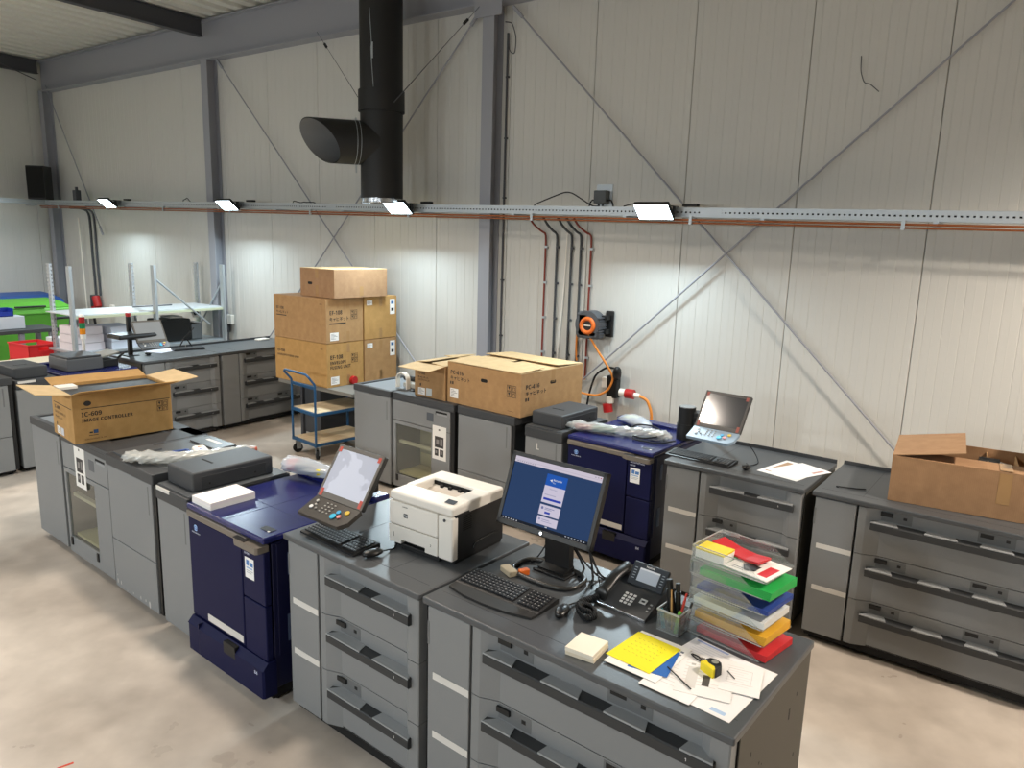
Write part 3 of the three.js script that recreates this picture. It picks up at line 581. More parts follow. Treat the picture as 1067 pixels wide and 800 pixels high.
function windowUnit(label, x, z, turn, sx, sy) { // finisher with a glazed stacker bay
  const t = thing('stacker_unit', label, 'printer unit', x, FLOOR, z, turn), w = 0.93, d = 0.8;
  part('body', [bb(0.004, w - 0.004, 0.08, UT - 0.06, -d, -0.4), bb(0.004, 0.03, 0.08, UT - 0.06, -0.4, -0.03), bb(0.62, w - 0.004, 0.08, UT - 0.06, -0.4, -0.03), bb(0.03, 0.62, UT - 0.31, UT - 0.06, -0.4, -0.03), bb(0.03, 0.62, 0.08, 0.12, -0.4, -0.03)], M.inside, t);
  part('bay_lining', [bb(0.03, 0.62, 0.12, 0.81, -0.399, -0.39), bb(0.61, 0.62, 0.12, 0.81, -0.39, -0.06)], M.insideLight, t);
  const up = part('upper_panel', bb(0.003, w - 0.06, UT - 0.305, UT - 0.085, -0.03, -0.01, 0.005), M.panel, t);
  part('handle_recess', [bb(w - 0.27, w - 0.1, UT - 0.145, UT - 0.105, -0.02, -0.0092, 0.002)], M.gap, up);
  part('handle_lip', [bb(w - 0.262, w - 0.1, UT - 0.145, UT - 0.124, -0.018, -0.0085, 0.002)], M.pad, up);
  part('small_display', bb(w - 0.4, w - 0.3, UT - 0.23, UT - 0.14, -0.014, -0.0088, 0.002), std(0x50565e, 0.4), up);
  const fr = part('window_frame', [bb(0.003, 0.045, 0.06, UT - 0.312, -0.03, -0.01, 0.004), bb(0.6, w - 0.06, 0.06, UT - 0.312, -0.03, -0.01, 0.004), bb(0.04, 0.605, UT - 0.35, UT - 0.312, -0.03, -0.01, 0.003), bb(0.04, 0.605, 0.06, 0.2, -0.03, -0.01, 0.003)], M.panel, t);
  part('window_pane', new THREE.PlaneGeometry(0.565, 0.58).translate(0.322, 0.484, -0.022), M.glassDark, fr, true);
  part('shelf_rail', bb(0.05, 0.6, 0.55, 0.58, -0.09, -0.05, 0.004), std(0xc9c4b4, 0.5), t);
  part('paper_lift', [bb(0.06, 0.6, 0.2, 0.225, -0.38, -0.05, 0.003), bb(0.06, 0.6, 0.225, 0.37, -0.385, -0.375)], M.cream, t);
  for (const hx of [0.052, 0.56]) part('hinge_block', bb(hx, hx + 0.034, 0.13, 0.2, -0.012, 0.0, 0.004), M.black, fr);
  part('picture_sheet', bb(sx, sx + 0.2, sy, sy + 0.36, -0.0095, -0.0075), M.paper, up);
  decal('picture_print', 0.198, 0.358, photoSheetTex, up, sx + 0.1, sy + 0.18, -0.007);
  part('side_strip', bb(w - 0.052, w, 0.06, UT - 0.075, -0.05, -0.016, 0.003), M.black, t);
  part('top_cap', [bb(0, w - 0.002, UT - 0.08, UT - 0.03, -d, 0, 0.008), bb(0, w - 0.002, UT - 0.035, UT, -0.16, 0, 0.008), bb(0, w - 0.002, UT - 0.035, UT, -d, -d + 0.12, 0.008), bb(0, 0.1, UT - 0.035, UT, -d, -0.14, 0.008), bb(w - 0.3, w - 0.002, UT - 0.035, UT, -d, -0.14, 0.008)], M.cap, t);
  casters(t, w, d);
  return t;
}
function doorUnit(label, x, z, turn, chips) {   // stacker with an upper and a lower door
  const t = thing('relay_unit', label, 'printer unit', x, FLOOR, z, turn), w = 0.75, d = 0.8;
  part('body', bb(0.004, w - 0.004, 0.08, UT - 0.06, -d, -0.03), M.black, t);
  const u = part('upper_door', bb(0.006, w - 0.05, 0.455, UT - 0.085, -0.03, -0.01, 0.005), M.panel, t);
  doorHandle('door_pull', w - 0.11, 0.8, 1.01, u);
  const l = part('lower_door', bb(0.006, w - 0.05, 0.06, 0.449, -0.03, -0.01, 0.005), M.panel, t);
  if (chips) part('paint_chip', [[0.045, 0.11, 0.012, 0.04], [0.1, 0.11, 0.012, 0.034], [0.3, 0.09, 0.01, 0.018], [0.42, 0.095, 0.012, 0.03], [0.5, 0.1, 0.012, 0.022], [0.56, 0.085, 0.024, 0.06], [0.2, 0.075, 0.008, 0.012], [0.045, 0.16, 0.006, 0.018]].map(([cx, cy, a, b]) => new THREE.CircleGeometry(0.5, 12).scale(a, b, 1).translate(cx, cy, -0.0095)), std(0xc7c4c0, 0.7), l);
  part('side_strip', bb(w - 0.046, w - 0.006, 0.06, UT - 0.075, -0.06, -0.02, 0.003), M.black, t);
  part('top_cap', [bb(0, w, UT - 0.08, UT, -d, 0, 0.008)], M.cap, t);
  part('top_inset', [bb(0.05, w - 0.08, UT - 0.001, UT + 0.0015, -d + 0.05, -0.12)], M.top, t);
  part('top_flap', bb(0.02, 0.2, UT - 0.005, UT + 0.012, -0.34, -0.05, 0.004), M.top, t);
  part('top_ledge', [bb(0.12, 0.5, UT, UT + 0.014, -d + 0.02, -d + 0.2, 0.004)], M.top, t);
  part('rating_label', bb(0.2, 0.4, UT + 0.013, UT + 0.0155, -d + 0.08, -d + 0.11), M.label, t);
  casters(t, w, d);
  return t;
}
function scannerUnit(label, x, z, turn, mark) {  // slim unit with a long dark housing on top
  const t = thing('density_unit', label, 'printer unit', x, FLOOR, z, turn), w = 0.43, d = 0.78, H = 1.0 - FLOOR;
  part('body', bb(0.004, w - 0.004, 0.08, H - 0.09, -d, -0.03), M.panelDark, t);
  const dr = part('door', bb(0.004, w - 0.004, 0.06, H - 0.1, -0.03, -0.01, 0.005), M.panel, t);
  doorHandle('door_pull', w - 0.07, 0.73, 0.95, dr);
  if (mark) part('white_mark', [bb(0.14, 0.15, 0.86, 0.92, -0.0105, -0.0085), bb(0.14, 0.17, 0.86, 0.87, -0.0105, -0.0085)], M.label, dr);
  part('top_cap', bb(0, w, H - 0.1, H - 0.006, -d, 0.0, 0.008), M.cap, t);
  if (!mark) part('white_label', bb(0.02, 0.2, H - 0.03, H - 0.004, -0.004, 0.0025), M.label, t);
  part('cover_board', bb(0, w, H - 0.006, H + 0.004, -d + 0.02, -0.02, 0.003), M.top, t);
  const h = part('scanner_housing', [bb(0.02, w - 0.06, H + 0.004, H + 0.135, -d + 0.1, -0.08, 0.014)], M.cap, t);
  part('housing_panel', bb(w - 0.062, w - 0.057, H + 0.02, H + 0.1, -d + 0.16, -0.14, 0.002), M.bar, h);
  part('housing_screw', [bb(w - 0.058, w - 0.0555, H + 0.04, H + 0.052, -0.2, -0.19), bb(w - 0.058, w - 0.0555, H + 0.04, H + 0.052, -d + 0.24, -d + 0.25)], M.gap, h);
  part('housing_slot', bb(0.1, 0.24, H + 0.1345, H + 0.1365, -0.3, -0.285), M.gap, h);
  casters(t, w, d);
  return t;
}
// front line
endUnit('tall narrow printer end unit at the far left end of the front line', -7.16, -2.77, -4);
windowUnit('glazed printer unit with picture sheet, under the image controller box', -6.47, -2.712, -4, 0.26, 0.7);
doorUnit('grey two-door printer unit with chipped paint near the floor', -5.535, -2.62, -4, true);
scannerUnit('slim printer unit with long dark top housing, left of the front navy press', -4.742, -2.56, -4, false);
digitalPress('navy printing press in the front line with a stack of white paper on top', -4.255, -2.49, -4);
paperCabinet(1.09, PADS1, 'three-drawer paper cabinet carrying the white laser printer', -3.275, -2.487, -4, false, false);
paperCabinet(1.52, PADS2, 'wide paper cabinet nearest the camera, under the monitor and letter trays', -2.158, -2.411, -4, true, false);
// line along the back wall
endUnit('narrow printer end unit at the left end of the back line, beside the blue trolley', -6.22, -5.74, -4.5);
windowUnit('glazed printer unit with picture sheet behind the white laser printer', -5.578, -5.71, -4.5, 0.62, 0.5);
doorUnit('grey door unit under the large cardboard box in the back line', -4.622, -5.66, -4.5, false);
scannerUnit('slim printer unit with dark top housing, left of the back navy press', -3.762, -5.61, -4.5, true);
digitalPress('navy printing press in the back line behind the monitor', -3.28, -5.585, -4.5);
paperCabinet(1.065, PADS1, 'three-drawer paper cabinet under the dark operator panel by the back wall', -2.204, -5.268, -2.4, false);
paperCabinet(1.52, PADS2, 'wide paper cabinet at the right edge under the opened plain cardboard box', -1.085, -5.25, -1.8, true);
// far line at the left, fronts facing right
doorUnit('far left door unit partly cut by the photo edge', -9.15, -2.66, 90, false);
scannerUnit('slim far unit left of the far navy press', -9.15, -3.44, 90, false);
digitalPress('far navy press mostly hidden behind the image controller box', -9.13, -3.95, 90);
paperCabinet(1.09, PADS1, 'far three-drawer cabinet just right of the image controller box', -9.15, -4.9, 90, false, true, []);
paperCabinet(1.45, PADS2, 'far wide cabinet behind the stack of brown boxes', -9.15, -6.0, 90, true, true, []);
// ================================================================ things on the front line
// ---- operator panels (tilted screen above a keypad)
function operatorPanel(label, x, y, z, turn, screenMat, keyMat, taped, parentTop, pivot = true) {
  const t = thing('operator_panel', label, 'control panel', x, parentTop, z, turn);
  const h = y - parentTop, dark = std(0x2b2a29, 0.45), rimM = std(0x6f6a64, 0.45);
  const up = new THREE.Group(); up.name = 'screen_unit'; up.position.set(0, h, 0); up.rotation.x = -33 * D2R; t.add(up);
  part('screen_housing', bx(0.385, 0.32, 0.032, 0, -0.16, -0.018, 0.01), dark, up);
  part('screen_rim', [bb(-0.19, 0.19, 0.135, 0.157, -0.003, 0.001), bb(-0.19, -0.174, -0.13, 0.14, -0.003, 0.001), bb(0.174, 0.19, -0.13, 0.14, -0.003, 0.001), bb(-0.19, 0.19, -0.157, -0.125, -0.003, 0.0005)], screenMat === M.lcd ? dark : rimM, up);
  part('screen', bb(-0.173, 0.173, -0.124, 0.134, -0.003, 0.0002), screenMat, up);
  if (taped) for (const [tx, ty, th] of [[-0.165, 0.13, 0.03], [0.165, 0.13, 0.03], [-0.165, -0.13, 0.045], [0.165, -0.13, 0.045]]) part('tape', bx(0.022, th, 0.0012, tx, ty - th / 2, 0.0018), std(taped, 0.5), up);
  const lo = new THREE.Group(); lo.name = 'keypad_unit'; lo.rotation.x = -66 * D2R; t.add(lo);
  const by = h - 0.16 * Math.cos(33 * D2R), bz = 0.16 * Math.sin(33 * D2R);
  lo.position.set(0, by, bz);
  part('keypad_housing', plan([[-0.19, 0], [0.19, 0], [0.19, 0.1], [0.15, 0.145], [-0.19, 0.145]], 0, 0.026).rotateX(Math.PI / 2).translate(0, 0, -0.026), keyMat, lo);
  const key = [[-0.135, -0.035, 0.009, 0xb9b6b0], [-0.12, -0.062, 0.007, 0xb9b6b0], [-0.135, -0.085, 0.012, 0xe8e8e8], [-0.095, -0.085, 0.007, 0x8c8a86], [0.075, -0.06, 0.013, 0x3fa6d8], [0.065, -0.095, 0.019, 0x35b6dc], [0.105, -0.085, 0.013, 0xdc8b86], [0.13, -0.045, 0.015, 0xd9b63a]];
  for (const [kx, ky, kr, kc] of key) part('button', cyl(kr, 0.006, 0, 0, 0, 16).rotateX(Math.PI / 2).translate(kx, ky, 0.003), std(kc, 0.4), lo);
  for (let r = 0; r < 4; r++) for (let c = 0; c < 3; c++) part('number_key', bx(0.012, 0.007, 0.005, -0.055 + c * 0.032, -0.03 - r * 0.022, 0.004, 0.002), std(0xb4b1ab, 0.5), lo);
  const py = 1.0 - TOP + 0.001;            // the pivot stands on the press next to the cabinet
  if (!pivot) part('arm', tube([[-0.13, h - 0.12, -0.29], [-0.08, h - 0.1, -0.18], [0, h - 0.04, -0.07]], 0.02), M.black, t);
  if (pivot) part('pivot_post', [cyl(0.082, 0.14, -0.55, py, -0.47, 28), cyl(0.075, 0.15, -0.55, py + 0.14, -0.47, 28)], M.black, t);
  if (pivot) part('pivot_cap', cyl(0.07, 0.006, -0.55, py + 0.29, -0.47, 28), M.chrome, t);
  if (pivot) part('arm', [bx(0.12, 0.2, 0.1, -0.45, py + 0.06, -0.5, 0.012), tube([[-0.47, py + 0.2, -0.47], [-0.3, py + 0.22, -0.4], [-0.12, h - 0.12, -0.22], [0, h - 0.04, -0.07]], 0.024)], M.black, t);
  return t;
}
const filmScreen = std(0xffffff, 0.2, 0, { map: dataTex(256, (() => { const w = fbm(256, 3, 4, 301); return (i) => { const k = w[i] > 0.56 ? -20 * Math.min(1, (w[i] - 0.56) * 30) : 0; return [214 + k, 219 + k, 236 + k]; }; })(), true, 2.2) });
operatorPanel('operator panel with white film-covered screen and red corner tape', -2.985, 1.385, -2.725, -3.5, filmScreen, std(0x37332f, 0.45), 0xc8574a, TOP);
operatorPanel('operator panel with dark screen by the back wall', -1.9, 1.42, -5.64, -6, M.lcd, std(0x8fa2b4, 0.4), 0x8c3a2e, TOP);
operatorPanel('distant operator panel with grey screen on the far line', -9.42, 1.4, -5.15, 84, std(0x9a9da0, 0.3), std(0x55585c, 0.45), 0, TOP, false);

// ---- keyboards, mice
function keyboard(label, x, z, turn, w, d, palm, y = TOP, tone = 0x19191a) {
  const t = thing('keyboard', label, 'keyboard', x, y, z, turn), m = std(tone, 0.5);
  const prof = [[-d / 2, 0.0], [d / 2, 0.0], [d / 2, 0.01], [d / 2 - 0.01, 0.013], [-d / 2 + 0.01, 0.026], [-d / 2, 0.022]];
  part('keyboard_case', [fixWinding(ext(prof, w).rotateY(Math.PI / 2).scale(1, 1, -1)).translate(-w / 2, 0, 0)], m, t);
  const keys = [], rows = 6, cols = 20, cw = (w - 0.03) / cols, rd = (d - 0.035) / rows;
  for (let r = 0; r < rows; r++) for (let c = 0; c < cols; c++) {
    if (c === 14 || (r === 3 && c > 14 && c < 16)) continue;
    const kz = -d / 2 + 0.018 + (r + 0.5) * rd, ky = 0.0235 - 0.0105 * ((kz + d / 2) / d);
    keys.push(bx(cw * 0.84, 0.008, rd * 0.8, -w / 2 + 0.015 + (c + 0.5) * cw, ky, kz));
  }
  const kk = part('key_field', keys, std(0x26272a, 0.4), t); kk.userData.kind = 'stuff';
  const legends = [];
  for (let r = 0; r < rows; r++) for (let c = 0; c < cols; c++) {
    if (c === 14) continue;
    const kz = -d / 2 + 0.018 + (r + 0.5) * rd, ky = 0.0318 - 0.0105 * ((kz + d / 2) / d);
    legends.push(new THREE.PlaneGeometry(cw * 0.24, rd * 0.24).rotateX(-Math.PI / 2).translate(-w / 2 + 0.012 + (c + 0.4) * cw, ky + 0.0004, kz - rd * 0.1));
  }
  const lg = part('key_legends', legends, std(0x9c9c9c, 0.6), t); lg.userData.kind = 'stuff';
  if (palm) part('palm_rest', [plan([[-w / 2, d / 2], [w / 2, d / 2], [w / 2 - 0.005, d / 2 + 0.045], [w / 4, d / 2 + 0.075], [0, d / 2 + 0.085], [-w / 4, d / 2 + 0.08], [-w / 2 + 0.01, d / 2 + 0.055]], 0, 0.012)], std(0x242322, 0.55), t);
  return t;
}
function mouse(label, x, z, turn, y, cable) {
  const t = thing('mouse', label, 'mouse', x, y, z, turn);
  const rows = []; for (let i = 0; i <= 10; i++) { const s = i / 10, k = Math.sin(Math.PI * (0.06 + 0.88 * s)); rows.push([0, 0.022, -0.055 + s * 0.11, 0.032 * Math.pow(k, 0.5), 0.0218 * Math.pow(k, 0.45) * (0.8 + 0.2 * s)]); }
  part('mouse_body', loft(rows, 18), std(0x131314, 0.35), t);
  part('scroll_wheel', cyl(0.008, 0.008, 0, 0, 0, 14).rotateZ(Math.PI / 2).translate(0, 0.036, -0.028), M.steelDark, t);
  if (cable) part('cable', tube(cable, 0.0035, 60, 6), M.rubber, t);
}
keyboard('black keyboard below the white-screened operator panel', -2.965, -2.62, -5, 0.48, 0.18, false);
mouse('glossy black mouse beside the keyboard left of the laser printer', -2.66, -2.575, -20, TOP, [[0, 0.02, -0.05], [-0.02, 0.01, -0.1], [-0.04, 0.006, -0.15], [-0.12, 0.05, -0.22], [-0.15, 0.16, -0.25], [-0.17, 0.22, -0.26]]);
keyboard('black keyboard with palm rest in front of the monitor', -1.875, -2.68, -3, 0.5, 0.165, true);
mouse('black mouse between the palm-rest keyboard and the phone', -1.552, -2.665, 12, TOP, [[0, 0.02, -0.05], [0.02, 0.008, -0.12], [0.1, 0.004, -0.2], [0.12, 0.004, -0.32]]);
keyboard('black keyboard below the dark operator panel', -1.985, -5.47, -4, 0.53, 0.18, false);
mouse('small black mouse right of the keyboard by the back wall', -1.615, -5.43, 10, TOP, [[0, 0.02, -0.05], [0.02, 0.008, -0.1], [0.06, 0.004, -0.22], [0.02, 0.03, -0.36], [-0.05, 0.1, -0.42]]);

// ---- white laser printer
{
  const t = thing('laser_printer', 'white and black office laser printer on the front line', 'printer', -2.478, TOP, -2.955, -1);
  const W = 0.45, D = 0.43, H = 0.315, dk = std(0x1d1e20, 0.4);
  part('base', [bb(-W / 2 + 0.008, W / 2 - 0.006, 0, 0.045, -D / 2, D / 2 - 0.03, 0.006), bb(-W / 2 + 0.09, W / 2 - 0.09, 0.0, 0.03, D / 2 - 0.06, D / 2 - 0.004, 0.004)], M.black, t);
  part('left_side_panel', bb(-W / 2, -W / 2 + 0.012, 0.04, H - 0.02, -D / 2, D / 2 - 0.02, 0.006), dk, t);
  const sp = part('right_side_panel', fixWinding(ext([[-D / 2, 0.02], [D / 2 - 0.02, 0.02], [D / 2 - 0.02, H - 0.07], [D / 2 - 0.04, H - 0.03], [D / 2 - 0.08, H - 0.022], [-D / 2, H - 0.022]], 0.014).rotateY(-Math.PI / 2).scale(-1, 1, 1)).translate(0, 0, 0).rotateY(0), dk, t);
  sp.geometry.computeBoundingBox();
  { const b = sp.geometry.boundingBox; sp.geometry.translate(W / 2 - b.max.x, 0, -D / 2 - b.min.z); }
  part('core', bb(-W / 2 + 0.012, W / 2 - 0.014, 0.045, H - 0.09, -D / 2, D / 2 - 0.03), M.black, t);
  part('front_cover', [bb(-W / 2, W / 2 - 0.1, 0.13, H - 0.055, D / 2 - 0.05, D / 2, 0.008)], M.white, t);
  part('paper_tray_front', [plan([[-W / 2, D / 2 - 0.05], [W / 2 - 0.1, D / 2 - 0.05], [W / 2 - 0.1, D / 2], [-W / 2, D / 2]], 0.052, 0.127), bb(-W / 2, -W / 2 + 0.09, 0.025, 0.06, D / 2 - 0.05, D / 2, 0.006), bb(W / 2 - 0.19, W / 2 - 0.1, 0.025, 0.06, D / 2 - 0.05, D / 2, 0.006)], M.white, t);
  part('right_front_cover', [bb(W / 2 - 0.098, W / 2 + 0.002, 0.022, H - 0.055, D / 2 - 0.05, D / 2, 0.012)], M.white, t);
  part('top_front', [bb(-W / 2, W / 2 + 0.002, H - 0.053, H, D / 2 - 0.15, D / 2 - 0.002, 0.016)], M.white, t);
  part('top_left_rail', bb(-W / 2, -W / 2 + 0.06, H - 0.06, H + 0.004, -D / 2, D / 2 - 0.13, 0.012), M.white, t);
  part('top_right_rail', bb(W / 2 - 0.1, W / 2 + 0.002, H - 0.06, H + 0.004, -D / 2, D / 2 - 0.13, 0.012), M.white, t);
  part('top_back', bb(-W / 2, W / 2 + 0.002, H - 0.06, H + 0.006, -D / 2, -D / 2 + 0.13, 0.012), M.white, t);
  part('output_bin', [turned(bx(0.31, 0.01, 0.3, 0, 0, 0), 0.27, 0, 0, -0.02, H - 0.058, -0.02)], std(0xd8d0c6, 0.45), t);
  part('bin_mouth', [bb(-W / 2 + 0.06, W / 2 - 0.1, H - 0.085, H - 0.008, -D / 2 + 0.12, -D / 2 + 0.1335)], M.gap, t);
  part('paper_guide', [-0.1, -0.04, 0.03, 0.08].map((u) => bx(0.022, 0.03, 0.02, u, H - 0.05, -D / 2 + 0.14, 0.004)), M.black, t);
  part('control_display', turned(bx(0.06, 0.005, 0.036, 0, 0, 0, 0.002), 0.2, 0, 0, 0.165, H + 0.003, D / 2 - 0.06), std(0x4a5058, 0.25), t);
  decal('maker_badge', 0.032, 0.026, print(canvasTex(64, 52, (k) => { k.clearRect(0, 0, 64, 52); k.fillStyle = '#3a3c40'; k.beginPath(); k.roundRect(2, 2, 60, 48, 8); k.fill(); k.fillStyle = '#e8e8e8'; k.font = 'bold 34px serif'; k.fillText('hp', 13, 36); })), t, -0.1, 0.195, D / 2 + 0.0008);
  decal('model_badge', 0.05, 0.014, print(textTex([['LaserJet', 2, 14, 22, true]], 112, 28, { color: '#3a3a3a' })), t, -0.1, 0.242, D / 2 + 0.0008);
  decal('tray_mark', 0.014, 0.02, print(textTex([['2', 4, 14, 26, true]], 24, 28, { color: '#222222' })), t, 0.08, 0.075, D / 2 + 0.0008);
  part('tray_gauge', bb(-W / 2 + 0.03, -W / 2 + 0.036, 0.06, 0.085, D / 2, D / 2 + 0.0012), M.black, t);
  part('power_button', cyl(0.008, 0.004, 0, 0, 0, 16).rotateX(Math.PI / 2).translate(W / 2 - 0.05, 0.24, D / 2 + 0.001), M.steelDark, t);
  for (let i = 0; i < 8; i++) part('side_vent', bb(W / 2 - 0.001, W / 2 + 0.0012, 0.17 + i * 0.011, 0.174 + i * 0.011, 0.06, 0.13), M.gap, t);
  part('side_handle', [tube([[W / 2 + 0.0, 0.045, 0.04], [W / 2 + 0.004, 0.075, 0.02], [W / 2 + 0.004, 0.08, -0.05], [W / 2 + 0.004, 0.08, -0.16]], 0.005)], M.black, t);
}

// ---- monitor with a log-in page
{
  const t = thing('computer_monitor', 'black monitor showing a blue log-in page', 'monitor', -1.815, TOP, -2.985, -3.5);
  const head = new THREE.Group(); head.name = 'screen_head'; head.position.set(0, 0.41, 0.03); head.rotation.x = -20.5 * D2R; t.add(head);
  const W = 0.568, H = 0.375, b = 0.022, dk = std(0x1b1a18, 0.45);
  part('bezel', [bb(-W / 2, W / 2, H / 2 - b, H / 2, -0.03, 0.006, 0.003), bb(-W / 2, W / 2, -H / 2, -H / 2 + b + 0.006, -0.03, 0.006, 0.003), bb(-W / 2, -W / 2 + b, -H / 2, H / 2, -0.03, 0.006, 0.003), bb(W / 2 - b, W / 2, -H / 2, H / 2, -0.03, 0.006, 0.003)], dk, head);
  part('back_shell', [bb(-W / 2 + 0.01, W / 2 - 0.01, -H / 2 + 0.01, H / 2 - 0.01, -0.05, -0.012, 0.012), bb(-0.14, 0.14, -0.11, 0.11, -0.075, -0.045, 0.01)], M.black, head);
  const tex = canvasTex(1024, 656, (k, w, h) => {
    k.fillStyle = '#27436f'; k.fillRect(0, 0, w, h);
    k.fillStyle = '#e6dcec'; k.fillRect(0, 0, w, 60); k.fillStyle = '#c9bfd2'; k.fillRect(0, 34, w, 3); k.fillStyle = '#8d8799'; for (let i = 0; i < 9; i++) k.fillRect(30 + i * 26, 44, 14, 6); k.fillRect(940, 14, 12, 8); k.fillRect(970, 14, 12, 8); k.fillStyle = '#b03030'; k.fillRect(998, 14, 12, 8);
    k.fillStyle = '#1c5fc4'; k.fillRect(418, 100, 240, 116); k.fillStyle = '#f4f4fa'; k.beginPath(); k.moveTo(462, 160); k.lineTo(492, 146); k.lineTo(492, 176); k.fill(); k.font = 'bold 28px sans-serif'; k.fillText('Accurio', 500, 160); k.font = '20px sans-serif'; k.fillText('Pro', 500, 186);
    k.fillStyle = '#e4dcf2'; k.fillRect(418, 216, 240, 170); k.fillStyle = '#8f93b8'; k.font = '16px sans-serif'; k.fillText('Please log in', 480, 250); k.fillStyle = '#b9b6d2'; k.fillRect(440, 300, 130, 8); k.fillStyle = '#2a43b8'; k.fillRect(436, 336, 206, 22);
    k.fillStyle = '#e4dcf2'; k.fillRect(418, 408, 240, 100); k.fillRect(418, 524, 240, 80); k.fillStyle = '#7f86b6'; k.beginPath(); k.arc(450, 440, 14, 0, 7); k.fill(); k.fillRect(480, 432, 110, 6); k.fillRect(480, 446, 80, 5); k.fillStyle = '#2a43b8'; k.fillRect(486, 470, 64, 20);
    k.fillStyle = '#a5a7cc'; k.beginPath(); k.arc(446, 552, 12, 0, 7); k.fill(); k.fillRect(474, 548, 90, 6); k.fillRect(474, 566, 120, 5);
    k.fillStyle = '#0d1626'; k.fillRect(0, 628, w, 28); k.fillStyle = '#cfd4dd'; for (let i = 0; i < 6; i++) k.fillRect(16 + i * 34, 636, 14, 12); for (let i = 0; i < 7; i++) k.fillRect(770 + i * 34, 638, 16, 8); k.fillStyle = '#e8e8f0'; k.fillRect(530, 612, 24, 10);
  });
  const scr = part('screen', new THREE.PlaneGeometry(W - 2 * b, H - 2 * b - 0.006).translate(0, 0.003, 0.0015), new THREE.MeshPhysicalMaterial({ color: 0x050608, roughness: 0.45, specularIntensity: 0.15, emissive: 0xffffff, emissiveMap: tex, emissiveIntensity: 0.72 }), head, true);
  const L = new THREE.RectAreaLight(0x8ea8d8, 0.22, W - 2 * b, H - 2 * b); L.position.set(0, 0, 0.01); L.rotation.y = Math.PI; head.add(L);
  part('maker_badge', cyl(0.009, 0.002, 0, 0, 0, 18).rotateX(Math.PI / 2).translate(0, -H / 2 + 0.013, 0.0065), M.chrome, head);
  part('neck', [bar(V(0, 0.03, -0.07), V(0, 0.36, -0.06), 0.15, 0.04), bx(0.2, 0.16, 0.05, 0, 0.24, -0.06, 0.01)], M.black, t);
  const ringPts = []; for (let i = 0; i <= 48; i++) { const a = (i / 48) * Math.PI * 2, c = Math.cos(a), s = Math.sin(a); ringPts.push(V(Math.sign(c) * Math.pow(Math.abs(c), 0.7) * 0.19, 0.0125, Math.sign(s) * Math.pow(Math.abs(s), 0.7) * 0.115 + 0.02)); }
  part('base_ring', new THREE.TubeGeometry(new THREE.CatmullRomCurve3(ringPts, true), 96, 0.0125, 8, true), std(0x3b3a38, 0.28, 0.2), t);
  for (const [a, b, c] of [[-0.05, 0.1, -0.12], [0.04, -0.12, -0.1], [0.09, 0.18, -0.08]]) part('cable', tube([[a, 0.26, -0.08], [(a + b) / 2, 0.14, -0.13], [b, 0.02, c - 0.03], [b * 1.3, 0.008, c + 0.06]], 0.006), M.rubber, t);
  part('base_plate', [bb(-0.1, 0.1, 0.0, 0.014, -0.1, 0.02, 0.005), bar(V(0, 0.012, 0.0), V(0, 0.03, -0.09), 0.16, 0.02)], M.black, t);
  part('cable', [tube([[0.06, 0.3, -0.09], [0.12, 0.15, -0.13], [0.2, 0.02, -0.14], [0.27, 0.006, -0.13], [0.3, 0.006, -0.1]], 0.005), tube([[-0.03, 0.32, -0.09], [-0.1, 0.16, -0.15], [-0.16, 0.012, -0.1], [-0.2, 0.006, 0.0]], 0.004), tube([[0.05, 0.28, -0.09], [0.17, 0.1, -0.12], [0.26, 0.01, -0.05], [0.28, 0.005, 0.0], [0.29, 0.005, 0.04]], 0.003), tube([[0.0, 0.28, -0.09], [0.08, 0.08, -0.14], [0.22, 0.01, -0.12], [0.3, 0.005, -0.15]], 0.0045)], M.rubber, t);
}
single('usb_stick', 'beige memory stick with orange cap under the monitor', 'adapter', [bx(0.1, 0.03, 0.05, 0, 0, 0, 0.006)], std(0xa89c84, 0.5), -1.985, TOP + 0.001, -2.86, -25);
single('orange_plug', 'small orange plug beside the beige adapter under the monitor', 'plug', [bx(0.03, 0.034, 0.054, 0, 0, 0, 0.006)], M.orange, -1.915, TOP + 0.001, -2.89, -25);

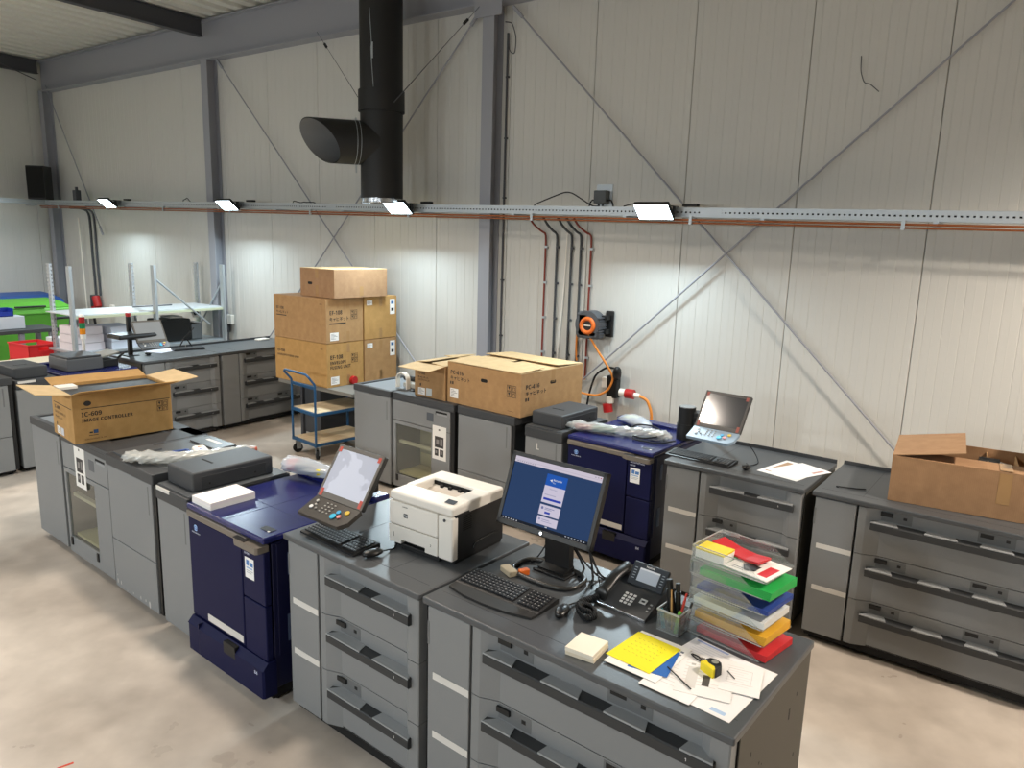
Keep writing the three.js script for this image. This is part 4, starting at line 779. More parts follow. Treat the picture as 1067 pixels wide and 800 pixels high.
// ---- desk phone
{
  const t = thing('desk_phone', 'black desk phone with colour display right of the monitor', 'phone', -1.345, TOP, -2.965, -6);
  const dk = std(0x36383b, 0.45), W = 0.27;
  part('phone_base', fixWinding(ext([[-0.11, 0.0], [0.12, 0.0], [0.12, 0.014], [-0.02, 0.075], [-0.11, 0.105]], W).rotateY(Math.PI / 2).scale(1, 1, -1)).translate(-W / 2, 0, 0), dk, t);
  part('silver_edge', bb(-W / 2, W / 2, 0.0, 0.016, 0.119, 0.126, 0.003), M.chrome, t);
  const face = new THREE.Group(); face.name = 'key_face'; face.position.set(0.03, 0.045, 0.05); face.rotation.x = 23.5 * D2R; t.add(face);
  for (let r = 0; r < 4; r++) for (let c = 0; c < 3; c++) part('dial_key', bx(0.015, 0.005, 0.011, -0.05 + c * 0.022, 0, -0.025 + r * 0.018, 0.002), std(0xd4d4d4, 0.5), face);
  part('navigation_key', [bx(0.026, 0.005, 0.008, 0.045, 0, -0.022, 0.002), bx(0.026, 0.005, 0.008, 0.045, 0, -0.002, 0.002), bx(0.008, 0.005, 0.028, 0.032, 0, -0.012, 0.002), bx(0.008, 0.005, 0.028, 0.058, 0, -0.012, 0.002)], std(0xc4c4c4, 0.5), face);
  for (let i = 0; i < 3; i++) part('function_key', bx(0.012, 0.004, 0.008, 0.088, 0, -0.01 + i * 0.02, 0.002), std(0x9a9a9a, 0.5), face);
  const dsp = new THREE.Group(); dsp.name = 'display_head'; dsp.position.set(0.035, 0.125, -0.055); dsp.rotation.x = -38 * D2R; t.add(dsp);
  part('display_housing', bx(0.19, 0.115, 0.022, 0, -0.055, -0.012, 0.008), std(0x2f3236, 0.35), dsp);
  const dt = canvasTex(256, 150, (k, w, h) => { k.fillStyle = '#3a4048'; k.fillRect(0, 0, w, h); k.fillStyle = '#b8c2d0'; k.fillRect(56, 30, 150, 90); k.fillStyle = '#dfe4ec'; k.fillRect(56, 30, 150, 12); k.fillStyle = '#e8e8e8'; k.font = 'bold 18px sans-serif'; k.fillText('Yealink', 92, 20); k.fillStyle = '#8a929c'; for (let i = 0; i < 5; i++) { k.fillRect(16, 34 + i * 18, 22, 6); k.fillRect(222, 34 + i * 18, 20, 6); } });
  part('display', new THREE.PlaneGeometry(0.182, 0.106).translate(0, 0.002, 0.0), sheetMat(dt, 0.15), dsp, true);
  const hs = []; for (let i = 0; i <= 12; i++) { const s = i / 12, e = Math.abs(s - 0.5) * 2; hs.push([0, 0.064 + 0.06 * (1 - s) + 0.024 * Math.sin(Math.PI * s) - 0.01, -0.105 + s * 0.225, 0.03 + 0.004 * Math.pow(e, 3), 0.02 + 0.01 * Math.pow(e, 4)]); }
  part('handset', loft(hs, 16), std(0x1c1d1e, 0.38), t).position.x = -W / 2 + 0.032;
  const coil = [], base = new THREE.CatmullRomCurve3([V(-0.12, 0.03, 0.12), V(-0.15, 0.016, 0.15), V(-0.16, 0.014, 0.2), V(-0.12, 0.014, 0.27), V(-0.06, 0.016, 0.3), V(-0.04, 0.02, 0.26), V(-0.09, 0.03, 0.22), V(-0.13, 0.03, 0.24), V(-0.1, 0.036, 0.28), V(-0.05, 0.034, 0.27)]);
  for (let i = 0; i <= 420; i++) { const s = i / 420, p = base.getPoint(s), a = s * Math.PI * 2 * 44; coil.push(V(p.x + Math.cos(a) * 0.013, p.y + 0.006 + Math.sin(a) * 0.013, p.z + Math.sin(a + 0.8) * 0.006)); }
  part('coiled_cord', new THREE.TubeGeometry(new THREE.CatmullRomCurve3(coil), 1300, 0.0045, 5), M.rubber, t);
  part('line_cable', tube([[-0.1, 0.03, -0.1], [-0.16, 0.006, -0.06], [-0.17, 0.005, 0.02], [-0.16, 0.005, 0.06]], 0.0035), M.rubber, t);
}

// ---- pen cup and pens
{
  const t = thing('pen_cup', 'clear plastic square cup of pens between phone and letter trays', 'pen holder', -1.105, TOP, -2.865, -6);
  const s = 0.052, h = 0.1, q = 0.003;
  part('cup_wall', [bb(-s, s, 0, h, s - q, s), bb(-s, s, 0, h, -s, -s + q), bb(-s, -s + q, 0, h, -s + q, s - q), bb(s - q, s, 0, h, -s + q, s - q)], phy(0xdcdfdf, 0.08, { transmission: 0.85, thickness: 0, side: THREE.DoubleSide }), t);
  part('cup_floor', bb(-s, s, 0, 0.004, -s, s), std(0x9a9c9c, 0.4), t);
  part('cup_rim', [bb(-s - 0.003, s + 0.003, h - 0.008, h, s - q, s + 0.003), bb(-s - 0.003, s + 0.003, h - 0.008, h, -s - 0.003, -s + q), bb(-s - 0.003, -s + q, h - 0.008, h, -s, s), bb(s - q, s + 0.003, h - 0.008, h, -s, s)], std(0xb5b5b2, 0.4), t);
}
for (const [lab, c, dx, dz, tx, tz, L, r, y0] of [
  ['light blue marker in the pen cup', 0x58b6cc, -0.03, 0.03, -0.02, -0.005, 0.085, 0.009, 0.006], ['green highlighter in the pen cup', 0x7cc84a, 0.03, 0.033, 0.012, -0.004, 0.1, 0.01, 0.006], ['wooden pencil in the pen cup', 0xc99a5c, 0.005, 0.02, -0.03, -0.03, 0.165, 0.0045, 0.006],
  ['red pen standing in the pen cup', 0xc83a2c, 0.02, 0.0, 0.015, -0.035, 0.16, 0.006, 0.006], ['black stapler upright in the pen cup', 0x141414, -0.01, -0.012, -0.04, -0.02, 0.2, 0.017, 0.006], ['black scissors handle in the pen cup', 0x101010, 0.008, -0.03, -0.02, -0.01, 0.19, 0.013, 0.006], ['chrome pen in the pen cup', 0xb0b0b0, 0.036, -0.02, 0.03, -0.01, 0.13, 0.006, 0.006]]) {
  const a = V(dx, y0, dz), b = V(dx + tx, y0 + L, dz + tz), t = thing('pen', lab, 'pen', -1.105, TOP, -2.865, -6, 'pens in the cup');
  part('barrel', rod(a, a.clone().lerp(b, 0.8), r, 12), std(c, 0.4), t);
  part('pen_end', rod(a.clone().lerp(b, 0.8), b, r * 0.8, 12), std(c === 0xb0b0b0 ? 0x222222 : c, 0.5), t);
}

// ---- stack of letter trays with folders
{
  const W = 0.345, D = 0.255, q = 0.0025, H = 0.062, X = -0.858, Z = -2.985, A = -10;
  const colour = ['bottom', 'second from bottom', 'third from bottom', 'fourth from bottom', 'fifth from bottom', 'top'];
  const hold = ['red folders', 'yellow folders', 'white papers', 'blue folders', 'green folders', 'flyers'];
  for (let i = 0; i < 6; i++) {
    const t = thing('letter_tray', 'clear letter tray holding ' + hold[i] + ', ' + colour[i] + ' of the stack', 'letter tray', X - i * 0.004 + (i % 2) * 0.006, TOP + i * (H + 0.004), Z - i * 0.004, A, 'stacked letter trays');
    part('tray_floor', bb(-W / 2, W / 2, 0, q, -D / 2, D / 2), M.clear, t);
    part('tray_side', ext([[-W / 2, 0], [W / 2 - 0.01, 0], [W / 2 - 0.11, H], [-W / 2, H]], q).translate(0, 0, D / 2 - q), M.clear, t);
    part('tray_side', ext([[-W / 2, 0], [W / 2 - 0.01, 0], [W / 2 - 0.11, H], [-W / 2, H]], q).translate(0, 0, -D / 2), M.clear, t);
    part('tray_end', bb(-W / 2, -W / 2 + q, 0, H, -D / 2, D / 2), M.clear, t);
    part('tray_rim', [bb(-W / 2, W / 2 - 0.11, H - 0.003, H, D / 2 - 0.005, D / 2), bb(-W / 2, W / 2 - 0.11, H - 0.003, H, -D / 2, -D / 2 + 0.005), bb(-W / 2, -W / 2 + 0.005, H - 0.003, H, -D / 2, D / 2), bb(-W / 2, W / 2 - 0.01, 0, 0.004, D / 2 - 0.001, D / 2 + 0.002)], phy(0xe2e4e2, 0.1, { transmission: 0.6, thickness: 0 }), t);
  }
  const fold = (name, label, cat, i, c, n, ov, th, turn) => {
    for (let k = 0; k < n; k++) {
      const y = TOP + i * (H + 0.004) + 0.004 + k * (th + 0.0008);
      single(name, label, cat, [bx(W - 0.02, th, D - 0.03, ov, 0, 0)], std(c, 0.55), X, y, Z, A + turn + (k - n / 2) * 0.5, n > 1 ? label : undefined);
    }
  };
  fold('folder', 'red folder in the bottom letter tray', 'folder', 0, 0xd02c30, 4, 0.028, 0.006, -1.5);
  fold('folder', 'yellow folder in the second letter tray from the bottom', 'folder', 1, 0xe0a82a, 5, 0.012, 0.006, 0);
  fold('paper_stack', 'stack of white papers in the third letter tray from the bottom', 'paper', 2, 0xdcdcd8, 1, 0.0, 0.028, 0);
  fold('folder', 'dark blue folder in the fourth letter tray from the bottom', 'folder', 3, 0x23408f, 3, 0.012, 0.006, 0);
  fold('folder', 'green folder in the fifth letter tray from the bottom', 'folder', 4, 0x1fa94a, 5, 0.02, 0.006, -1);
  const y6 = TOP + 5 * (H + 0.004) + 0.0035;
  const c = Math.cos(A * D2R), s = Math.sin(A * D2R), at = (u, v) => [X - 0.016 + u * c + v * s, Z - 0.02 - u * s + v * c];
  const nb = thing('note_block', 'thick block of notes with yellow cover in the top letter tray', 'note block', at(-0.1, 0.055)[0], y6, at(-0.1, 0.055)[1], A + 2);
  part('white_sheets', bx(0.13, 0.034, 0.1, 0, 0, 0), M.paper, nb); part('yellow_cover', bx(0.131, 0.007, 0.101, 0, 0.034, 0), std(0xe8cf1e, 0.6), nb);
  single('flyer', 'red folded brochure in the top letter tray', 'brochure', [fixWinding(ext([[-0.12, 0.03], [-0.03, 0.016], [0.06, 0.014], [0.12, 0.02], [0.12, 0.03], [0.05, 0.022], [-0.03, 0.025], [-0.12, 0.042]], 0.09)).translate(0, 0, -0.045)], std(0xc9252c, 0.45), at(-0.03, -0.04)[0], y6 - 0.004, at(-0.03, -0.04)[1], A - 8);
  const fl = canvasTex(256, 200, (k) => { k.fillStyle = '#f0ece6'; k.fillRect(0, 0, 256, 200); k.fillStyle = '#cc2a34'; k.fillRect(176, 60, 56, 110); k.fillStyle = '#2d6cb4'; k.fillRect(60, 30, 70, 30); k.fillStyle = '#e2c62a'; k.fillRect(40, 70, 60, 24); k.fillStyle = '#2c2c30'; k.fillRect(96, 96, 54, 60); k.fillStyle = '#8a8a90'; k.fillRect(30, 160, 90, 8); k.fillRect(30, 176, 70, 6); });
  const lf = single('leaflet', 'white leaflet with red and yellow print in the top letter tray', 'leaflet', [bx(0.2, 0.003, 0.2, 0, 0, 0)], M.paper, at(0.075, 0.01)[0], y6, at(0.075, 0.01)[1], A - 4);
  decal('leaflet_print', 0.198, 0.198, sheetMat(fl), lf, 0, 0.0036, 0, -Math.PI / 2);
  single('black_card', 'small black and white card on the flyers in the top tray', 'card', bx(0.05, 0.002, 0.06, 0, 0, 0), std(0x2a2b2e, 0.5), at(0.06, 0.05)[0], y6 + 0.008, at(0.06, 0.05)[1], A + 30);
}
// ---- papers on the near cabinet
function sheet(name, label, cat, x, z, w, d, turn, y, draw, base = M.paper, group) {
  const o = single(name, label, cat, bx(w, 0.0008, d, 0, 0, 0), base, x, y, z, turn, group);
  if (draw) decal('sheet_print', w - 0.002, d - 0.002, sheetMat(canvasTex(192, Math.round(192 * d / w), draw), 0.8), o, 0, 0.0012, 0, -Math.PI / 2);
  return o;
}
const lines = (bg, ink, extra) => (k, w, h) => { k.fillStyle = bg; k.fillRect(0, 0, w, h); k.fillStyle = ink; for (let i = 0; i < 9; i++) k.fillRect(w * 0.1, h * (0.12 + i * 0.08), w * (0.4 + 0.35 * ((i * 37 % 10) / 10)), h * 0.012); if (extra) extra(k, w, h); };
{
  const Y = TOP + 0.001;
  sheet('paper_sheet', 'large white sheet at the bottom of the pile by the cabinet corner', 'paper', -0.805, -2.6, 0.297, 0.42, -7, Y, lines('#eceaea', '#c5c8d0', (k, w, h) => { k.fillStyle = '#a9c2e0'; k.fillRect(w * 0.7, h * 0.9, w * 0.2, h * 0.05); k.fillStyle = '#8ea4dc'; k.fillRect(w * 0.04, h * 0.03, w * 0.2, h * 0.05); }));
  sheet('paper_sheet', 'white paper sheet with blue header next to the bottom letter tray', 'paper', -0.87, -2.72, 0.297, 0.21, -12, Y + 0.0014, lines('#eeecee', '#c9c9d2', (k, w, h) => { k.fillStyle = '#a4b2dc'; k.fillRect(w * 0.05, h * 0.03, w * 0.5, h * 0.06); }));
  sheet('paper_sheet', 'white paper sheet under the black pen, left part of the pile', 'paper', -0.93, -2.535, 0.21, 0.297, -4, Y + 0.0028, lines('#efecea', '#d2cfcb'));
  sheet('paper_sheet', 'printed plan sheet under the tape measure', 'paper', -0.855, -2.6, 0.21, 0.297, 14, Y + 0.0042, lines('#ece9e7', '#cfcac6', (k, w, h) => { k.fillStyle = '#4b4744'; k.fillRect(w * 0.46, h * 0.5, w * 0.13, h * 0.26); k.fillStyle = '#d6d2cd'; k.fillRect(w * 0.16, h * 0.36, w * 0.2, h * 0.5); k.fillStyle = '#5d5957'; k.fillRect(w * 0.3, h * 0.08, w * 0.12, h * 0.05); k.fillStyle = '#b5b2ae'; for (let i = 0; i < 3; i++) k.fillRect(w * (0.2 + i * 0.16), h * 0.27, w * 0.08, h * 0.05); }));
  sheet('paper_sheet', 'faint form sheet right of the tape measure', 'paper', -0.735, -2.66, 0.15, 0.21, 12, Y + 0.0056, lines('#eeebea', '#d5d1cf', (k, w, h) => { k.strokeStyle = '#c6c2c0'; k.lineWidth = 2; k.strokeRect(w * 0.15, h * 0.2, w * 0.6, h * 0.5); }));
  single('black_pen', 'thin black pen lying on the papers in front', 'pen', rod(V(-0.07, 0.003, 0.0), V(0.06, 0.003, 0.085), 0.0028), M.black, -0.925, Y + 0.007, -2.555, 0);
  single('black_refill', 'short black pen refill right of the tape measure', 'pen', rod(V(-0.02, 0.002, -0.02), V(0.02, 0.002, 0.015), 0.002), M.black, -0.775, Y + 0.008, -2.655, 0);
  sheet('paper_sheet', 'white paper sheet under the yellow handwritten note', 'paper', -1.095, -2.592, 0.235, 0.31, -4, Y + 0.0058, lines('#f2f0ec', '#d8d4d0', (k, w, h) => { k.fillStyle = '#6a707e'; k.fillRect(w * 0.88, h * 0.12, w * 0.06, h * 0.04); k.fillRect(w * 0.88, h * 0.2, w * 0.06, h * 0.04); }));
  sheet('blue_sheet', 'strip of blue paper showing under the yellow note', 'paper', -1.062, -2.575, 0.16, 0.2, 8, Y + 0.0072, null, std(0x1c5fae, 0.7));
  sheet('yellow_note', 'bright yellow sheet with handwriting near the pen cup', 'note', -1.12, -2.6, 0.205, 0.245, -7, Y + 0.0086, (k, w, h) => { k.fillStyle = '#f2e31c'; k.fillRect(0, 0, w, h); k.strokeStyle = '#a89a20'; k.lineWidth = 1.6; for (let r = 0; r < 5; r++) for (let i = 0; i < 7; i++) { const x = w * (0.15 + i * 0.1), y = h * (0.18 + r * 0.12); k.beginPath(); k.moveTo(x, y); k.lineTo(x + 5, y + 7 - (i % 3) * 4); k.lineTo(x + 11, y + (i % 2) * 5); k.stroke(); } }, std(0xf2e31c, 0.8));
  const pad = thing('memo_pad', 'square block of white memo paper at the front edge', 'memo pad', -1.315, TOP, -2.475, 2);
  part('lower_sheets', turned(bx(0.128, 0.014, 0.142, 0, 0, 0), 0, 0.03), std(0xe9dcc4, 0.85), pad); part('upper_sheets', bx(0.126, 0.017, 0.14, -0.002, 0.0145, 0.001), std(0xf1e8d6, 0.85), pad);
  const tm = thing('tape_measure', 'black and yellow tape measure lying on the papers', 'tape measure', -0.845, Y + 0.0075, -2.635, -28);
  part('tape_case', fixWinding(ext([[-0.034, -0.03], [0.036, -0.03], [0.038, -0.012], [0.03, 0.018], [0.012, 0.033], [-0.014, 0.034], [-0.032, 0.018]], 0.032, 0.004).rotateX(-Math.PI / 2).scale(1, 1, 1)), std(0xe8d21c, 0.4), tm);
  part('black_grip', fixWinding(ext([[-0.036, -0.002], [-0.01, -0.012], [0.02, -0.008], [0.039, -0.02], [0.039, -0.01], [0.032, 0.02], [0.013, 0.035], [-0.015, 0.036], [-0.034, 0.02]], 0.034, 0.004).rotateX(-Math.PI / 2)), std(0x18181a, 0.5), tm);
  part('case_badge', cyl(0.014, 0.0015, 0.0, 0.0385, -0.014, 20), std(0x8a8a80, 0.5), tm);
  part('wrist_strap', tube([[-0.032, 0.012, -0.02], [-0.07, 0.005, -0.012], [-0.1, 0.004, -0.02], [-0.13, 0.004, -0.008], [-0.1, 0.004, -0.002], [-0.07, 0.004, -0.006], [-0.034, 0.01, -0.014]], 0.003), M.rubber, tm);
}

// ---- paper stack on the front press
{
  const t = thing('paper_ream', 'thick stack of white paper on the front navy press', 'paper stack', -4.105, 1.0, -2.665, -4);
  part('lower_half', bx(0.225, 0.024, 0.31, 0, 0.0005, 0), M.paper, t);
  part('upper_half', turned(bx(0.224, 0.022, 0.309, 0, 0, 0), 0, 0.006, 0, 0.001, 0.025, 0), std(0xf0eae8, 0.8), t);
}
// ---- plastic bags
function crumple(rows, n, amp) {        // finer rows with folds
  const out = [];
  for (let i = 0; i < rows.length - 1; i++) for (let k = 0; k < n; k++) {
    const f = k / n, a = rows[i], b = rows[i + 1], j = (i === 0 && k === 0) ? 1 : 1 + rr(-amp, amp);
    out.push(a.map((v, c) => (v + (b[c] - v) * f) * (c > 2 ? j : 1)));
  }
  out.push(rows[rows.length - 1]); return out;
}
function bagRoll(label, rows, x, y, z, turn, rough, labels) {
  const t = thing('plastic_bag', label, 'plastic bag', x, y, z, turn);
  part('bag_film', loft(crumple(rows, 5, 0.16), 22, rough), M.wrap, t).position.y = 0.008;
  for (const [a, c] of labels) { const [i, f] = [Math.floor(a), a - Math.floor(a)], p = rows[i], q = rows[i + 1]; part('wrapped_item', rod(V(p[0], p[1], p[2]).lerp(V(q[0], q[1], q[2]), f), V(q[0], q[1], q[2]), p[4] * 0.72, 10), std(c, 0.5), t); }
  return t;
}
bagRoll('long crumpled clear bag lying across the front units behind the dark housing', [[0, 0.035, 0, 0.012, 0.03], [0.03, 0.04, 0.0, 0.06, 0.036], [0.12, 0.042, -0.06, 0.07, 0.038], [0.22, 0.04, -0.14, 0.06, 0.036], [0.3, 0.038, -0.26, 0.055, 0.034], [0.36, 0.036, -0.4, 0.05, 0.032], [0.4, 0.034, -0.56, 0.05, 0.03], [0.42, 0.032, -0.68, 0.045, 0.03], [0.44, 0.03, -0.76, 0.012, 0.012]], -5.2, TOP, -2.625, -4, 0.22, [[1, 0xc9c5bd], [4, 0xb8b4aa], [6, 0x3d7a55], [7, 0xb0523c]]);
single('blue_clip', 'small blue plastic clip on top of the front unit', 'clip', [turned(bx(0.05, 0.03, 0.16, 0, 0, 0, 0.012), 0, -0.5), turned(bx(0.02, 0.012, 0.1, 0.03, 0.028, 0, 0.006), 0, -0.3)], std(0x1c3f86, 0.4), -5.1, TOP + 0.003, -2.95, 10);
{
  const t = thing('label_roll', 'flat white pack with orange and blue print on the front unit', 'pack', -4.985, TOP + 0.003, -3.06, -20);
  part('pack', bx(0.17, 0.05, 0.1, 0, 0, 0, 0.022), M.white, t);
  part('orange_print', bx(0.035, 0.052, 0.04, -0.03, 0, 0.0, 0.01), std(0xc8643a, 0.6), t); part('blue_print', bx(0.035, 0.052, 0.04, 0.03, 0, 0, 0.01), std(0x35599a, 0.6), t);
}
{
  const t = thing('plastic_bag', 'clear bag of dark parts with red label on the front navy press', 'plastic bag', -4.02, 1.032, -3.29, 12);
  part('bag_film', loft([[-0.22, 0.05, 0, 0.02, 0.03], [-0.19, 0.06, 0, 0.075, 0.058], [-0.08, 0.06, 0, 0.085, 0.058], [0.05, 0.055, 0.01, 0.08, 0.052], [0.17, 0.045, 0, 0.07, 0.042], [0.25, 0.03, 0.0, 0.03, 0.02]].reduce((a, v, i, all) => (i ? [...a, v.map((q, c) => (q + all[i - 1][c]) / 2 * (c > 2 ? 0.93 : 1)), v] : [v]), []), 20, 0.16, 3), M.film, t);
  part('red_label', cyl(0.046, 0.07, 0, 0, 0, 18).rotateZ(Math.PI / 2).translate(-0.1, 0.055, 0), M.redBright, t);
  part('black_part', [cyl(0.038, 0.2, 0, 0, 0, 16).rotateZ(Math.PI / 2).translate(0.05, 0.05, 0)], M.black, t);
  part('yellow_part', bx(0.04, 0.045, 0.05, 0.12, 0.03, 0.045, 0.01), std(0xd2c02c, 0.5), t);
}
// ================================================================ cardboard boxes
const kana = (k, x, y, s) => {           // a few angular strokes for the small Japanese line
  k.lineWidth = s * 0.12; k.strokeStyle = k.fillStyle;
  const st = [[[[0.1, 0.35], [0.85, 0.25]], [[0.1, 0.6], [0.9, 0.5]], [[0.4, 0.05], [0.6, 0.95]]], [[[0.2, 0.5], [0.8, 0.4], [0.6, 0.65]], [[0.4, 0.3], [0.5, 0.9]]], [[[0.2, 0.1], [0.2, 0.85], [0.85, 0.85]], [[0.2, 0.45], [0.75, 0.35]]], [[[0.15, 0.25], [0.8, 0.25], [0.2, 0.7]], [[0.5, 0.5], [0.5, 0.95]], [[0.65, 0.5], [0.9, 0.7]]], [[[0.25, 0.4], [0.3, 0.55]], [[0.5, 0.35], [0.55, 0.5]], [[0.8, 0.35], [0.75, 0.7], [0.4, 0.9]]], [[[0.4, 0.05], [0.4, 0.95]], [[0.4, 0.4], [0.8, 0.6]]]];
  st.forEach((g, i) => g.forEach((p) => { k.beginPath(); p.forEach(([a, b], n) => (n ? k.lineTo(x + (i + a) * s, y + b * s) : k.moveTo(x + (i + a) * s, y + b * s))); k.stroke(); }));
};
const icons = (k, x, y, s, n = 4) => { k.lineWidth = s * 0.07; k.strokeStyle = k.fillStyle; for (let i = 0; i < n; i++) { const a = x + (i % 2) * s, b = y + Math.floor(i / 2) * s; k.strokeRect(a, b, s * 0.85, s * 0.85); k.beginPath(); if (i % 2) { k.moveTo(a + s * 0.2, b + s * 0.7); k.lineTo(a + s * 0.2, b + s * 0.25); k.lineTo(a + s * 0.65, b + s * 0.25); k.lineTo(a + s * 0.65, b + s * 0.7); k.stroke(); } else { k.moveTo(a + s * 0.2, b + s * 0.15); k.lineTo(a + s * 0.65, b + s * 0.15); k.lineTo(a + s * 0.43, b + s * 0.7); k.fill(); } } };
const shipLabel = (k, x, y, w, h) => { const f = k.fillStyle; k.fillStyle = '#eeece8'; k.fillRect(x, y, w, h); k.fillStyle = '#77757a'; for (let i = 0; i < 5; i++) k.fillRect(x + w * 0.1, y + h * (0.15 + i * 0.15), w * (0.4 + 0.35 * ((i * 7) % 3) / 2), h * 0.05); k.fillStyle = f; };
// open-topped box of 6 mm board; base at y = 0, centred; faces: front +z, right +x
function carton(name, label, w, h, d, x, y, z, turn, m, opt = {}) {
  const t = thing(name, label, 'cardboard box', x, y, z, turn, opt.group), q = 0.006;
  part('front_wall', bb(-w / 2, w / 2, 0, h, d / 2 - q, d / 2), m, t);
  part('back_wall', bb(-w / 2, w / 2, 0, h, -d / 2, -d / 2 + q), m, t);
  part('right_wall', bb(w / 2 - q, w / 2, 0, h, -d / 2 + q, d / 2 - q), m, t);
  part('left_wall', bb(-w / 2, -w / 2 + q, 0, h, -d / 2 + q, d / 2 - q), m, t);
  part('box_floor', bb(-w / 2 + q, w / 2 - q, 0, q, -d / 2 + q, d / 2 - q), m, t);
  // flaps: [side, angle from closed, length, material]
  for (const [side, ang, len, fm, off = 0] of opt.flaps ?? []) {
    const o = part('flap', bb(0, 1, -q / 2, q / 2, 0.002, len), fm ?? m, t), lenX = side === 'f' || side === 'b' ? w : d;
    o.geometry = join(bb(-lenX / 2 + 0.004, lenX / 2 - 0.004, -q / 2, q / 2, 0.0, len)); boxUV(o.geometry);
    const yaw = { f: Math.PI, b: 0, r: -Math.PI / 2, l: Math.PI / 2 }[side];
    o.rotation.order = 'YXZ'; o.rotation.y = yaw; o.rotation.x = -ang * D2R;
    o.position.set(side === 'r' ? w / 2 : side === 'l' ? -w / 2 : 0, h + q / 2 + off, side === 'f' ? d / 2 : side === 'b' ? -d / 2 : 0);
  }
  const face = { f: (u, v) => [u, v, d / 2 + 0.0012, 0], r: (u, v) => [w / 2 + 0.0012, v, -u, Math.PI / 2] };
  for (const [side, pw, ph, u, v, mat] of opt.prints ?? []) { const [a, b, c, ry] = face[side](u, v); decal('printed_text', pw, ph, mat, t, a, b, c, 0, ry, 0); }
  for (const [side, pw, ph, u, v] of opt.tapes ?? []) { const [a, b, c, ry] = face[side](u, v); decal('packing_tape', pw, ph, M.tape, t, a, b, c, 0, ry, 0); }
  for (const [side, u, v] of opt.holes ?? []) { const [a, b, c, ry] = face[side](u, v); const g = new THREE.ShapeGeometry((() => { const s = new THREE.Shape(); s.absarc(-0.028, 0, 0.017, Math.PI / 2, Math.PI * 1.5); s.absarc(0.028, 0, 0.017, -Math.PI / 2, Math.PI / 2); return s; })()); const o = part('hand_hole', g, M.gap, t, true); o.position.set(a, b, c); o.rotation.y = ry; }
  return t;
}
const ink = '#2e2a28';
